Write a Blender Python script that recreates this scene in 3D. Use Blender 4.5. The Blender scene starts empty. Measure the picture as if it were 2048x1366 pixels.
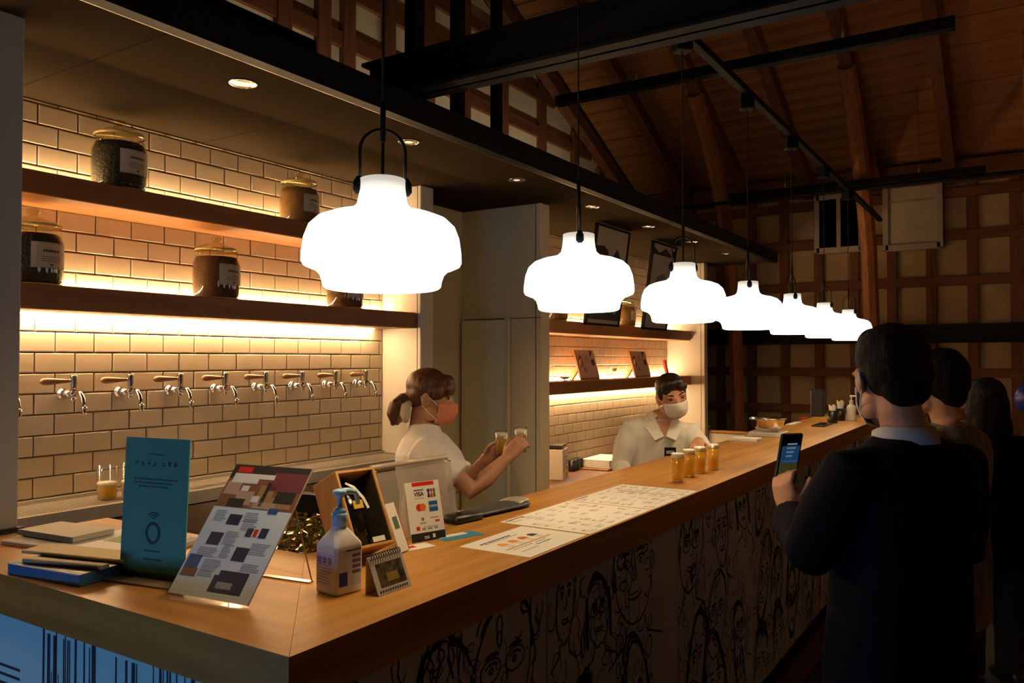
import bpy, bmesh, math, random
from mathutils import Vector, Matrix, Euler, noise
random.seed(7)
S=bpy.context.scene; C=S.collection
PI=math.pi; R=math.radians
H=1.577                     # camera height, metres above the floor
TOP=1.10                    # bar top

# ---------------------------------------------------------------- camera, world, exposure
FPX=1605.0; PITCH=math.atan(36/FPX); YAW=math.atan(1028/FPX*math.cos(PITCH))
cd=bpy.data.cameras.new('camera'); cd.sensor_width=36; cd.lens=FPX/2048*36; cd.clip_start=.02; cd.clip_end=100
cam=bpy.data.objects.new('camera',cd); C.objects.link(cam)
cam.location=(0,0,H); cam.rotation_euler=(PI/2+PITCH,0,YAW); S.camera=cam
wd=bpy.data.worlds.new('night'); S.world=wd; wd.use_nodes=True
wd.node_tree.nodes['Background'].inputs[0].default_value=(.004,.005,.008,1); wd.node_tree.nodes['Background'].inputs[1].default_value=.15
S.view_settings.view_transform='Standard'; S.view_settings.look='None'
S.view_settings.exposure=0.0; S.view_settings.gamma=1.0; S.view_settings.use_curve_mapping=False
PENDANT=2.0; BULB=24.0; STRIP=122.0; BLUE_FILL=2.4; HALL_FILL=58.0     # emission of pendants, shelf strips, added blue pane, added hall uplighters

_F=Vector((-math.sin(YAW)*math.cos(PITCH),math.cos(YAW)*math.cos(PITCH),math.sin(PITCH)))
_R=Vector((math.cos(YAW),math.sin(YAW),0)); _U=_R.cross(_F)
def ray(x,y): return _F+_R*((x-1024)/FPX)-_U*((y-683)/FPX)
def gz(x,y,z=TOP):
    r=ray(x,y); return Vector((0,0,H))+r*((z-H)/r.z)
def gx(x,y,X):
    r=ray(x,y); return Vector((0,0,H))+r*(X/r.x)
def gy(x,y,Y):
    r=ray(x,y); return Vector((0,0,H))+r*(Y/r.y)

# ---------------------------------------------------------------- materials
MATS={}
def mat(name,col,rough=.6,metal=0,emit=None,es=0,spec=.5,coat=0,var=0,vscale=(8,8,8),bump=0,bscale=40,alpha=1):
    if name in MATS: return MATS[name]
    m=bpy.data.materials.new(name); m.use_nodes=True; nt=m.node_tree; b=nt.nodes['Principled BSDF']
    b.inputs['Base Color'].default_value=(*col,1); b.inputs['Roughness'].default_value=rough
    b.inputs['Metallic'].default_value=metal; b.inputs['Specular IOR Level'].default_value=spec
    if coat: b.inputs['Coat Weight'].default_value=coat; b.inputs['Coat Roughness'].default_value=.12
    if emit: b.inputs['Emission Color'].default_value=(*emit,1); b.inputs['Emission Strength'].default_value=es
    if var or bump:
        tc=nt.nodes.new('ShaderNodeTexCoord'); mp=nt.nodes.new('ShaderNodeMapping'); mp.inputs['Scale'].default_value=vscale
        nt.links.new(tc.outputs['Object'],mp.inputs[0])
    if var:
        n=nt.nodes.new('ShaderNodeTexNoise'); n.inputs['Scale'].default_value=1; n.inputs['Detail'].default_value=5
        nt.links.new(mp.outputs[0],n.inputs['Vector'])
        r=nt.nodes.new('ShaderNodeValToRGB')
        r.color_ramp.elements[0].color=(*[c*(1-var) for c in col],1); r.color_ramp.elements[1].color=(*[min(1,c*(1+var)) for c in col],1)
        r.color_ramp.elements[0].position=.3; r.color_ramp.elements[1].position=.7
        nt.links.new(n.outputs[0],r.inputs[0]); nt.links.new(r.outputs[0],b.inputs['Base Color'])
    if bump:
        n2=nt.nodes.new('ShaderNodeTexNoise'); n2.inputs['Scale'].default_value=bscale; n2.inputs['Detail'].default_value=3
        nt.links.new(mp.outputs[0],n2.inputs['Vector'])
        bp=nt.nodes.new('ShaderNodeBump'); bp.inputs['Strength'].default_value=bump; bp.inputs['Distance'].default_value=.01
        nt.links.new(n2.outputs[0],bp.inputs['Height']); nt.links.new(bp.outputs[0],b.inputs['Normal'])
    MATS[name]=m; return m
def wood(name,c0,c1,axis='y',rough=.45,scale=1.0,coat=0):
    if name in MATS: return MATS[name]
    m=mat(name,c0,rough,coat=coat); nt=m.node_tree; b=nt.nodes['Principled BSDF']
    tc=nt.nodes.new('ShaderNodeTexCoord'); mp=nt.nodes.new('ShaderNodeMapping')
    s={'x':(1.2,22,22),'y':(22,1.2,22),'z':(22,22,1.2)}[axis]; mp.inputs['Scale'].default_value=[v*scale for v in s]
    n=nt.nodes.new('ShaderNodeTexNoise'); n.inputs['Scale'].default_value=1; n.inputs['Detail'].default_value=6; n.inputs['Distortion'].default_value=.6
    r=nt.nodes.new('ShaderNodeValToRGB'); r.color_ramp.elements[0].color=(*c0,1); r.color_ramp.elements[1].color=(*c1,1)
    r.color_ramp.elements[0].position=.32; r.color_ramp.elements[1].position=.68
    bp=nt.nodes.new('ShaderNodeBump'); bp.inputs['Strength'].default_value=.12; bp.inputs['Distance'].default_value=.003
    L=nt.links.new
    L(tc.outputs['Object'],mp.inputs[0]); L(mp.outputs[0],n.inputs['Vector']); L(n.outputs[0],r.inputs[0]); L(r.outputs[0],b.inputs['Base Color'])
    L(n.outputs[0],bp.inputs['Height']); L(bp.outputs[0],b.inputs['Normal'])
    return m
def glassmat(name,tint=(1,1,1),gloss=.9):
    if name in MATS: return MATS[name]
    m=bpy.data.materials.new(name); m.use_nodes=True; nt=m.node_tree
    for n in list(nt.nodes): nt.nodes.remove(n)
    o=nt.nodes.new('ShaderNodeOutputMaterial'); mx=nt.nodes.new('ShaderNodeMixShader'); t=nt.nodes.new('ShaderNodeBsdfTransparent'); g=nt.nodes.new('ShaderNodeBsdfGlossy'); lw=nt.nodes.new('ShaderNodeLayerWeight')
    lw.inputs['Blend'].default_value=.5; t.inputs[0].default_value=(*tint,1); g.inputs[0].default_value=(gloss,gloss,gloss,1); g.inputs['Roughness'].default_value=.04
    L=nt.links.new; pw=nt.nodes.new('ShaderNodeMath'); pw.operation='POWER'; pw.inputs[1].default_value=3.0; ml=nt.nodes.new('ShaderNodeMath'); ml.operation='MULTIPLY_ADD'; ml.inputs[1].default_value=.65; ml.inputs[2].default_value=.04; L(lw.outputs['Facing'],pw.inputs[0]); L(pw.outputs[0],ml.inputs[0]); L(ml.outputs[0],mx.inputs[0]); L(t.outputs[0],mx.inputs[1]); L(g.outputs[0],mx.inputs[2]); L(mx.outputs[0],o.inputs[0])
    MATS[name]=m; return m

WOODY=wood('oak_long',(.36,.155,.026),(.54,.26,.048),'y',.42)
WOODX=wood('oak_short',(.34,.145,.024),(.52,.245,.045),'x',.42)
SHELF=wood('shelf_oak',(.22,.08,.018),(.34,.135,.032),'y',.5)
TIMBER=wood('old_timber_z',(.10,.032,.010),(.19,.065,.020),'z',.75)
TIMBERX=wood('old_timber_x',(.10,.032,.010),(.19,.065,.020),'x',.75)
TIMBERY=wood('old_timber_y',(.10,.032,.010),(.19,.065,.020),'y',.75)
STRUTW=wood('strut_timber',(.22,.075,.02),(.36,.13,.035),'z',.7)
ROOFB=wood('roof_board',(.26,.095,.026),(.44,.18,.05),'x',.7,.6)
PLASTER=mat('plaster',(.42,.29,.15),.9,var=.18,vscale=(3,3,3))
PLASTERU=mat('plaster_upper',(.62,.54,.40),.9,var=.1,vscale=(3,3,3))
TILE=mat('white_glazed_tile',(.56,.455,.315),.16,spec=.5,bump=.02,bscale=3)
GROUT=mat('dark_grout',(.055,.038,.025),.9)
PANEL=mat('cream_panel',(.70,.64,.52),.55)
PANELG=mat('grey_panel',(.74,.65,.40),.55)
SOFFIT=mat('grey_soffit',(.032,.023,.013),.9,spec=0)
BLACK=mat('black_steel',(.006,.006,.007),.6,spec=.15)
BLACKP=mat('black_plastic',(.012,.012,.013),.35)
STEEL=mat('brushed_steel',(.55,.50,.43),.38,.55)
CHROME=mat('chrome',(.80,.74,.66),.14,1)
WHITE=mat('white_paper',(.78,.76,.72),.6)
INK=mat('black_ink',(.012,.011,.012),.7)
GREYINK=mat('grey_ink',(.18,.17,.17),.7)
SKIN=mat('skin',(.55,.27,.16),.5,var=.08,vscale=(30,30,30))
HAIRB=mat('black_hair',(.006,.005,.004),.7,spec=.18,bump=.4,bscale=6,vscale=(40,40,6))
FLOORM=wood('floor_boards',(.16,.075,.03),(.26,.13,.05),'y',.5,.5)
GLASS=glassmat('clear_glass'); GLASSY=glassmat('yellowish_glass',(.97,.95,.82))
BEER=mat('amber_beer',(.78,.34,.02),.25,emit=None); FOAM=mat('beer_foam',(.88,.83,.70),.8)

TS=bpy.data.scenes.new('workbench')          # modifiers are applied in this scratch scene
# ---------------------------------------------------------------- mesh helpers
class MB:
    def __init__(s): s.v=[]; s.f=[]; s.m=[]; s.mi=0
    def add(s,vs,fs):
        o=len(s.v); s.v+=[tuple(v) for v in vs]
        for f in fs: s.f.append([i+o for i in f]); s.m.append(s.mi)
        return s
    def box(s,x0,x1,y0,y1,z0,z1,M=None):
        vs=[Vector((x,y,z)) for z in(z0,z1) for y in(y0,y1) for x in(x0,x1)]
        if M is not None: vs=[M@v for v in vs]
        return s.add(vs,[(0,2,3,1),(4,5,7,6),(0,1,5,4),(2,6,7,3),(0,4,6,2),(1,3,7,5)])
    def bbox(s,x0,x1,y0,y1,z0,z1,c=.004,M=None):
        # chamfered box: rings along z
        def ring(z,k): return [(x0+k,y0+c,z),(x0+c,y0+k,z),(x1-c,y0+k,z),(x1-k,y0+c,z),(x1-k,y1-c,z),(x1-c,y1-k,z),(x0+c,y1-k,z),(x0+k,y1-c,z)]
        rs=[[(x0+c,y0+c,z0)]*0]
        rr=[]
        for z,k in((z0,c),(z0+c,0),(z1-c,0),(z1,c)):
            rr.append([Vector(p) for p in ring(z,k)])
        vs=[p for r_ in rr for p in r_]
        if M is not None: vs=[M@v for v in vs]
        fs=[tuple(range(7,-1,-1)),tuple(range(24,32))]
        for k in range(3):
            for i in range(8): fs.append((k*8+i,k*8+(i+1)%8,(k+1)*8+(i+1)%8,(k+1)*8+i))
        return s.add(vs,fs)
    def quad(s,a,b,c,d): return s.add([a,b,c,d],[(0,1,2,3)])
    def poly(s,pts,M=None):
        p=[Vector(q) for q in pts]
        if M is not None: p=[M@q for q in p]
        return s.add(p,[tuple(range(len(p)))])
    def prism(s,pts,ext,M=None):
        # pts: polygon, extruded by vector ext
        e=Vector(ext); a=[Vector(p) for p in pts]; b=[p+e for p in a]; n=len(a); vs=a+b
        if M is not None: vs=[M@v for v in vs]
        return s.add(vs,[tuple(range(n-1,-1,-1)),tuple(range(n,2*n))]+[(i,(i+1)%n,n+(i+1)%n,n+i) for i in range(n)])
    def lathe(s,prof,c=(0,0,0),seg=24,M=None,cap=True):
        c=Vector(c); vs=[]
        for r,z in prof:
            for i in range(seg):
                a=2*PI*i/seg; vs.append(Vector((r*math.cos(a),r*math.sin(a),z))+c)
        if M is not None: vs=[M@v for v in vs]
        n=len(prof); fs=[]
        for k in range(n-1):
            for i in range(seg): fs.append((k*seg+i,k*seg+(i+1)%seg,(k+1)*seg+(i+1)%seg,(k+1)*seg+i))
        if cap: fs.append(tuple(range(seg-1,-1,-1))); fs.append(tuple((n-1)*seg+i for i in range(seg)))
        return s.add(vs,fs)
    def tube(s,pts,rad,seg=10,ref=(0,0,1),cap=True,M=None):
        # rad: float, list of floats, or list of (a,b): a along ref-ish side, b across
        P=[Vector(p) for p in pts]; n=len(P)
        if not isinstance(rad,(list,tuple)): rad=[rad]*n
        vs=[]
        ref=Vector(ref)
        for k in range(n):
            t=(P[min(k+1,n-1)]-P[max(k-1,0)]).normalized()
            x=ref-t*ref.dot(t)
            if x.length<1e-4: x=Vector((1,0,0))-t*t.x
            if x.length<1e-4: x=Vector((0,1,0))
            x.normalize(); y=t.cross(x)
            a,b=rad[k] if isinstance(rad[k],(list,tuple)) else (rad[k],rad[k])
            for i in range(seg):
                q=2*PI*i/seg; vs.append(P[k]+x*(a*math.cos(q))+y*(b*math.sin(q)))
        if M is not None: vs=[M@v for v in vs]
        fs=[]
        for k in range(n-1):
            for i in range(seg): fs.append((k*seg+i,k*seg+(i+1)%seg,(k+1)*seg+(i+1)%seg,(k+1)*seg+i))
        if cap: fs.append(tuple(range(seg-1,-1,-1))); fs.append(tuple((n-1)*seg+i for i in range(seg)))
        return s.add(vs,fs)
    def ell(s,c,r,M=None,rot=None,nu=16,nv=10):
        c=Vector(c); vs=[Vector((0,0,-r[2]))]
        for j in range(1,nv):
            b=-PI/2+PI*j/nv
            for i in range(nu):
                a=2*PI*i/nu; vs.append(Vector((r[0]*math.cos(b)*math.cos(a),r[1]*math.cos(b)*math.sin(a),r[2]*math.sin(b))))
        vs.append(Vector((0,0,r[2])))
        if rot is not None: Rm=Euler([R(q) for q in rot]).to_matrix(); vs=[Rm@v for v in vs]
        vs=[v+c for v in vs]
        if M is not None: vs=[M@v for v in vs]
        fs=[(0,1+(i+1)%nu,1+i) for i in range(nu)]
        for j in range(nv-2):
            for i in range(nu): fs.append((1+j*nu+i,1+j*nu+(i+1)%nu,1+(j+1)*nu+(i+1)%nu,1+(j+1)*nu+i))
        l=len(vs)-1; o=1+(nv-2)*nu
        fs+=[(l,o+i,o+(i+1)%nu) for i in range(nu)]
        return s.add(vs,fs)
    def mesh(s,name,mats,smooth=False):
        me=bpy.data.meshes.new(name); me.from_pydata(s.v,[],s.f)
        for m in (mats if isinstance(mats,(list,tuple)) else [mats]): me.materials.append(m)
        if s.m and max(s.m)>0: me.polygons.foreach_set('material_index',s.m)
        if smooth: me.polygons.foreach_set('use_smooth',[True]*len(s.f))
        me.update(); return me
    def build(s,name,mats,parent=None,smooth=False,auto=None):
        o=bpy.data.objects.new(name,s.mesh(name,mats,smooth or auto is not None)); C.objects.link(o)
        if parent is not None: o.parent=parent
        if auto is not None:
            bm=bmesh.new(); bm.from_mesh(o.data)
            for e in bm.edges:
                if len(e.link_faces)==2 and e.calc_face_angle(0)>R(auto): e.smooth=False
            bm.to_mesh(o.data); bm.free()
        return o
def thing(name,label,cat,loc=(0,0,0),rotz=0,group=None):
    o=bpy.data.objects.new(name,None); C.objects.link(o); o.empty_display_size=.05
    o.location=loc; o.rotation_euler=(0,0,rotz); o['label']=label; o['category']=cat
    if group: o['group']=group
    return o
def tag(o,label,cat,group=None):
    o['label']=label; o['category']=cat
    if group: o['group']=group
    return o
def struct(name,mb,m,label=None,**k):
    o=mb.build(name,m,**k); o['kind']='structure'
    if label: o['label']=label
    return o
def place(o,loc,rot=(0,0,0)): o.location=loc; o.rotation_euler=rot; return o
def copy_tree(o,parent=None):
    c=o.copy(); C.objects.link(c); c.parent=parent
    for ch in list(o.children): copy_tree(ch,c)
    return c
def baked(ob):
    with bpy.context.temp_override(scene=TS,view_layer=TS.view_layers[0]):
        dg=bpy.context.evaluated_depsgraph_get(); dg.update(); me=bpy.data.meshes.new_from_object(ob.evaluated_get(dg))
    bpy.data.objects.remove(ob); return me
ORD=('first','second','third','fourth','fifth','sixth','seventh','eighth','ninth')
def text(parent,name,s,size,loc,m,rot=(0,0,0),align='CENTER',ext=.0002,bold=0):
    cu=bpy.data.curves.new(name,'FONT'); cu.body=s; cu.size=size; cu.align_x=align; cu.align_y='CENTER'; cu.extrude=ext; cu.offset=bold; cu.resolution_u=3
    t=bpy.data.objects.new(name,cu); TS.collection.objects.link(t)
    me=baked(t)
    me.materials.clear(); me.materials.append(m)
    o=bpy.data.objects.new(name,me); C.objects.link(o); o.parent=parent; o.location=loc; o.rotation_euler=rot; return o
def fuse(mb,voxel,smooth=2,wrinkle=0,wscale=10,wfreq=(1,1,1),name='fused'):
    me=mb.mesh(name,[]); ob=bpy.data.objects.new('tmp',me); TS.collection.objects.link(ob)
    md=ob.modifiers.new('r','REMESH'); md.mode='VOXEL'; md.voxel_size=voxel; md.use_smooth_shade=True
    if smooth: sm=ob.modifiers.new('s','SMOOTH'); sm.iterations=smooth; sm.factor=.5
    out=baked(ob); bpy.data.meshes.remove(me)
    out.materials.clear()
    if wrinkle:
        out.update()
        nl=[n.vector.copy() for n in out.vertex_normals]; co=[]
        for v,nn in zip(out.vertices,nl):
            p=v.co; q=Vector((p.x*wfreq[0],p.y*wfreq[1],p.z*wfreq[2]))*wscale
            co.extend(p+nn*(wrinkle*(noise.noise(q)+.5*noise.noise(q*2.1))))
        out.vertices.foreach_set('co',co)
    out.polygons.foreach_set('use_smooth',[True]*len(out.polygons)); out.update(); return out
def obj(name,me,m,parent=None):
    me.materials.append(m); o=bpy.data.objects.new(name,me); C.objects.link(o); o.parent=parent; return o

# ================================================================= STRUCTURE
WX=-3.08; SOF=H+.965; FARY=9.0; GABX=-4.16; EAVE=H+1.90; SLOPE=.46; RIDGEY=2.4
def roofz(y): return EAVE+SLOPE*(FARY-y)
struct('floor',MB().box(GABX-.1,3.6,-2.1,FARY+.1,-.1,0),FLOORM,'dark brown wooden floor of the hall')
# far wall (eave side) : plaster with a lattice of timber
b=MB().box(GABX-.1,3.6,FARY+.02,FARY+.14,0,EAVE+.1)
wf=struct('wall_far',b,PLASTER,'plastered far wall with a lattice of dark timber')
studs=[-4.0+.357*i for i in range(22)]
for i,x in enumerate(studs):
    if x>3.5: continue
    MB().box(x-.045,x+.045,FARY-.03,FARY+.03,0,EAVE).build('stud',TIMBER,wf)
for z in (.62,1.05,1.446,2.35,2.80,3.22):
    MB().box(GABX,3.5,FARY-.045,FARY+.025,z-.045,z+.045).build('rail',TIMBERX,wf)
MB().box(GABX,3.5,FARY-.012,FARY+.022,.0,.60).build('wainscot',TIMBERX,wf)
# black lintel beam across the far wall
o=MB().box(GABX,3.5,FARY-.16,FARY-.03,H+.165,H+.345).build('steel_lintel',BLACK,wf)
MB().box(GABX,3.5,FARY-.14,FARY+.0,EAVE-.16,EAVE+.04).build('wall_plate',TIMBERX,wf)
# windows
def window(n,x0,x1,z0,z1,dark):
    w=bpy.data.objects.new('window_%d'%n,None); C.objects.link(w); w['kind']='structure'; w.location=((x0+x1)/2,FARY-.06,z0)
    hw=(x1-x0)/2; h=z1-z0; f=MB()
    fr=mat('pale_window_frame',(.42,.36,.27),.7)
    for s in(-1,1): f.box(s*hw-.025,s*hw+.025,-.03,.05,-.02,h+.02)
    f.box(-hw,hw,-.03,.05,-.03,.03); f.box(-hw,hw,-.03,.05,h-.03,h+.03); f.build('window_frame',fr,w)
    if dark:
        MB().box(-.02,.02,-.035,.03,0,h).build('mullion',fr,w)
        for s in(-1,1): MB().box(-.5*hw+s*hw*.5,.5*hw+s*hw*.5,.0,.015,.02,h-.02).build('pane',mat('night_glass',(.003,.003,.004),.08),w)
    else:
        MB().box(-hw+.02,hw-.02,.0,.03,.02,h-.02).build('shutter',mat('shutter_board',(.50,.42,.28),.8,var=.08),w)
        MB().box(-hw*.8,hw*.8,-.012,.0,h*.62,h*.64).build('cross_bar',fr,w)
window(1,-1.86,-1.42,H+1.15,H+1.72,True)
window(2,-1.19,-.70,H+1.13,H+1.86,False)
# upper gable wall
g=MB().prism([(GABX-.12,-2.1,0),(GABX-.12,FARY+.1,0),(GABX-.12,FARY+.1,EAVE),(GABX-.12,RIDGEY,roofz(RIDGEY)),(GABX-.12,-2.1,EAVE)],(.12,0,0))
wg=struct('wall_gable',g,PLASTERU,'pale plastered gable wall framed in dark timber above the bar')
for px in (560,640,690,772,850,925,1000,1079,1145,1195):
    y=gx(px,100,GABX).y; w=.075 if px in(850,1000) else .06
    MB().box(GABX-.01,GABX+.05,y-w,y+w,SOF-.3,min(roofz(y),6)).build('stud',TIMBER,wg)
for z in (H+1.28,H+1.62,H+2.03,H+2.31,H+2.69,H+3.02,H+3.4):
    ym=min(FARY,FARY-(z-EAVE)/SLOPE)
    MB().box(GABX-.01,GABX+.04,.0,ym,z-.055,z+.055).build('rail',TIMBERY,wg)
# other walls of the hall
rw=MB().prism([(3.5,-2.1,0),(3.5,FARY+.1,0),(3.5,FARY+.1,EAVE),(3.5,RIDGEY,roofz(RIDGEY)),(3.5,-2.1,EAVE)],(.12,0,0))
struct('wall_right',rw,PLASTER,'plain plastered wall on the hall side')
wb=MB(); OX0,OX1,OZ0,OZ1=-2.6,-1.15,.05,.62
wb.box(GABX,OX0,-2.12,-2.0,0,EAVE+.1).box(OX1,3.5,-2.12,-2.0,0,EAVE+.1).box(OX0,OX1,-2.12,-2.0,0,OZ0).box(OX0,OX1,-2.12,-2.0,OZ1,EAVE+.1)
struct('wall_back',wb,mat('dark_wall',(.10,.08,.06),.9),'dark entrance wall with a low opening for added blue light')
w3=bpy.data.objects.new('window_3',None); C.objects.link(w3); w3['kind']='structure'; w3.location=((OX0+OX1)/2,-2.06,OZ0)
f=MB(); hw=(OX1-OX0)/2
for s in(-1,0,1): f.box(s*hw-.02,s*hw+.02,-.03,.03,0,OZ1-OZ0)
f.box(-hw,hw,-.03,.03,0,.03).box(-hw,hw,-.03,.03,OZ1-OZ0-.03,OZ1-OZ0); f.build('window_frame',BLACK,w3)
MB().quad((-hw,-.02,0),(-hw,-.02,OZ1-OZ0),(hw,-.02,OZ1-OZ0),(hw,-.02,0)).build('pane',mat('blue_fill_pane',(.02,.03,.05),.2,emit=(.22,.50,1.0),es=BLUE_FILL*4),w3)  # unseen blue emitter added to light the counter end
# roof: boards on rafters
roof=bpy.data.objects.new('ceiling',None); C.objects.link(roof); roof['kind']='structure'; roof['label']='pitched board roof over dark rafters'
sl=math.hypot(FARY-RIDGEY,roofz(RIDGEY)-EAVE); uy=-(FARY-RIDGEY)/sl; uz=(roofz(RIDGEY)-EAVE)/sl
nb=int(sl/.155)
bm_=MB().bbox(GABX-.11,3.6,-.0755,.0755,0,.02,.004).mesh('roof_board',ROOFB)
for i in range(nb+1):
    t=.0775+i*.155-.15; o=bpy.data.objects.new('roof_board',bm_); C.objects.link(o); o.parent=roof
    o.location=((random.random()-.5)*.004,FARY+uy*t,EAVE+.06+uz*t+random.uniform(-.003,.003)); o.rotation_euler=(-math.atan2(uz,-uy),0,0)
MB().box(GABX,3.5,-2.2,RIDGEY+.05,roofz(RIDGEY)+.05,roofz(RIDGEY)+.10).build('flat_loft',mat('dark_loft',(.03,.015,.008),.9),roof)
MB().box(GABX,3.5,-2.15,-1.95,EAVE,roofz(RIDGEY)+.1).build('loft_end',mat('dark_loft',(.03,.015,.008),.9),roof)
for k in range(12):
    x=-3.95+.67*k
    a=math.atan2(uz,-uy)
    pts=[(x-.05,FARY,EAVE-.02),(x-.05,RIDGEY,roofz(RIDGEY)-.02),(x-.05,RIDGEY,roofz(RIDGEY)-.17),(x-.05,FARY,EAVE-.17)]
    MB().prism(pts,(.10,0,0)).build('rafter',TIMBERY,roof)
# curved struts from the far wall up to the rafters
for x in (-2.62,-1.27,.08,1.43):
    pts=[(x,8.60,0),(x,8.58,H-.4),(x,8.52,H+.34),(x,8.38,H+1.07),(x,8.16,H+1.52),(x,7.90,H+1.91),(x,7.60,H+2.26),(x,7.31,H+2.53)]
    MB().tube(pts,[(.085,.075)]*8,seg=8,ref=(0,1,.3)).build('curved_strut',STRUTW,roof,auto=40)
# ---------------- tiled bar wall
TP,RP=.15,.0771; G=.0035
def tile_mesh(w,h,nm):
    c=.004; b=MB(); t=.009
    o=[(0,-w/2,-h/2),(0,w/2,-h/2),(0,w/2,h/2),(0,-w/2,h/2)]
    p=[(t-.003,-w/2,-h/2),(t-.003,w/2,-h/2),(t-.003,w/2,h/2),(t-.003,-w/2,h/2)]
    q=[(t,-w/2+c,-h/2+c),(t,w/2-c,-h/2+c),(t,w/2-c,h/2-c),(t,-w/2+c,h/2-c)]
    f=[(8,9,10,11)]
    for a in(0,4):
        for i in range(4): f.append((a+i,a+(i+1)%4,a+4+(i+1)%4,a+4+i))
    b.add(o+p+q,f); return b.mesh(nm,TILE)
def tiled(wall,y0,y1,z0,z1,vis_y,jy,limit):
    cache={}; rest=MB(); items=[]
    zl=H+.1035; k0=math.floor((z0-zl)/RP); k=k0
    while zl+k*RP<z1-.004:
        a=max(z0,zl+k*RP); bz=min(z1,zl+(k+1)*RP)
        off=jy+(TP/2 if k%2==1 else 0) ; j=math.floor((y0-off)/TP)
        while off+j*TP<y1-.004:
            ya=max(y0,off+j*TP); yb=min(y1,off+(j+1)*TP)
            if yb-ya>.012 and bz-a>.012: items.append((ya,yb,a,bz))
            j+=1
        k+=1
    items.sort(key=lambda t:t[0]); n=0
    for ya,yb,a,bz in items:
        w,h=round(yb-ya-G,4),round(bz-a-G,4); c=((ya+yb)/2,(a+bz)/2)
        if yb>vis_y and n<limit:
            key=(w,h)
            if key not in cache: cache[key]=tile_mesh(w,h,'tile')
            o=bpy.data.objects.new('tile',cache[key]); C.objects.link(o); o.parent=wall; o.location=(WX-.009+random.uniform(-.0004,.0004),c[0],c[1]); n+=1
            o.rotation_euler=(0,random.uniform(-.003,.003),random.uniform(-.004,.004))
        else:
            rest.box(WX-.009,WX,c[0]-w/2,c[0]+w/2,c[1]-h/2,c[1]+h/2)
    if rest.f:
        o=rest.build('tile_field',TILE,wall); o['kind']='stuff'
wl=struct('wall_left',MB().box(WX-.12,WX-.006,.3,3.445,0,SOF),GROUT,'cream white metro tile wall with dark joints behind the beer taps')
tiled(wl,.3,3.445,1.0,SOF,1.36,1.5445,299)
wr=struct('wall_left_rear',MB().box(WX-.12,WX-.006,4.34,7.75,0,SOF),GROUT,'cream metro tile wall behind the poster shelves')
tiled(wr,4.34,7.75,.70,SOF,5.45,4.44,299)
# partitions of cream panel
p1=struct('wall_partition',MB().bbox(WX-.1,-2.805,3.447,3.56,0,SOF,.004),PANEL,'cream partition end beside the tap wall')
MB().box(-2.83,-2.826,3.4455,3.4475,0,SOF).build('joint',mat('dark_joint',(.12,.10,.07),.9),p1)  # thin dark strip marking a panel joint
struct('wall_passage',MB().box(WX-.12,WX-.02,3.56,4.25,0,SOF),PANELG,'plain grey wall inside the staff passage')
p2=struct('wall_partition_middle',MB().bbox(WX-.02,-2.50,4.235,4.34,0,SOF,.004),PANELG,'grey green partition between the two tiled bays')
MB().box(-2.54,-2.536,4.232,4.236,0,SOF).build('joint',mat('dark_joint',(.12,.10,.07),.9),p2)
MB().box(WX,-2.5,4.2325,4.236,H+.255,H+.26).build('joint',mat('dark_joint',(.12,.10,.07),.9),p2)
d1=bpy.data.objects.new('door_1',None); C.objects.link(d1); d1['kind']='structure'; d1.location=(WX,4.2,0)
MB().bbox(.0,.34,.0,.028,.02,H+.25,.004).build('door_leaf',mat('pale_green_door',(.80,.76,.50),.5),d1)
MB().box(.34,.36,-.004,.03,.0,H+.26).build('door_jamb',PANELG,d1)
p3=struct('wall_partition_end',MB().bbox(WX-.1,-2.69,7.752,7.84,0,SOF,.004),PANEL,'cream partition end past the poster shelves')
MB().box(-2.73,-2.726,7.75,7.753,0,SOF).build('joint',mat('dark_joint',(.12,.10,.07),.9),p3)
# soffit in panels with a black fascia
sf=bpy.data.objects.new('ceiling_soffit',None); C.objects.link(sf); sf['kind']='structure'; sf['label']='grey panelled soffit above the bar with black fascia'
js=[-.3,.62,1.435,2.25,3.165,4.08,4.99,5.9,6.81,7.72,8.1]
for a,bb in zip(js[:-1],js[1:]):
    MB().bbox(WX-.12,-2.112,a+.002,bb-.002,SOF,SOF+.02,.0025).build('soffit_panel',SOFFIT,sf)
MB().box(GABX,-2.10,-.3,8.1,SOF+.02,SOF+.07).build('soffit_deck',BLACK,sf)
MB().box(-2.112,-2.06,-.3,8.1,SOF-.006,SOF+.10).build('fascia',BLACK,sf)
MB().box(-2.1135,-2.111,-.3,8.1,SOF-.0065,SOF+.001).build('edge_trim',mat('dull_alu',(.55,.45,.32),.4,1),sf)
# upper dark boxes and hangers on top of the soffit
for (x0,x1,y0,y1,z0,z1) in((-2.95,-2.15,.2,1.35,.07,.30),(-2.9,-2.2,1.40,2.1,.07,.22)):
    MB().bbox(x0,x1,y0,y1,SOF+z0,SOF+z1,.01).build('service_box',BLACK,sf)
for px,w in((829,.03),(993,.022),(915,.025)):
    y=gx(px,100,-2.2).y; MB().box(-2.2-w,-2.2+w,y-w,y+w,SOF+.07,4.6).build('hanger_post',BLACK,sf)
for y in (3.6,5.2,6.8):  # hidden light boxes added to brighten the gable plaster
    MB().bbox(-3.50,-3.42,y-.40,y+.40,SOF+.07,SOF+.17,.005).build('gable_fill_box',BLACK,sf)
    MB().quad((-3.502,y-.38,SOF+.08),(-3.502,y-.38,SOF+.16),(-3.502,y+.38,SOF+.16),(-3.502,y+.38,SOF+.08)).build('gable_fill_lens',mat('gable_fill_glow',(.8,.7,.5),.5,emit=(1,.80,.52),es=65.0),sf)
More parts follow.
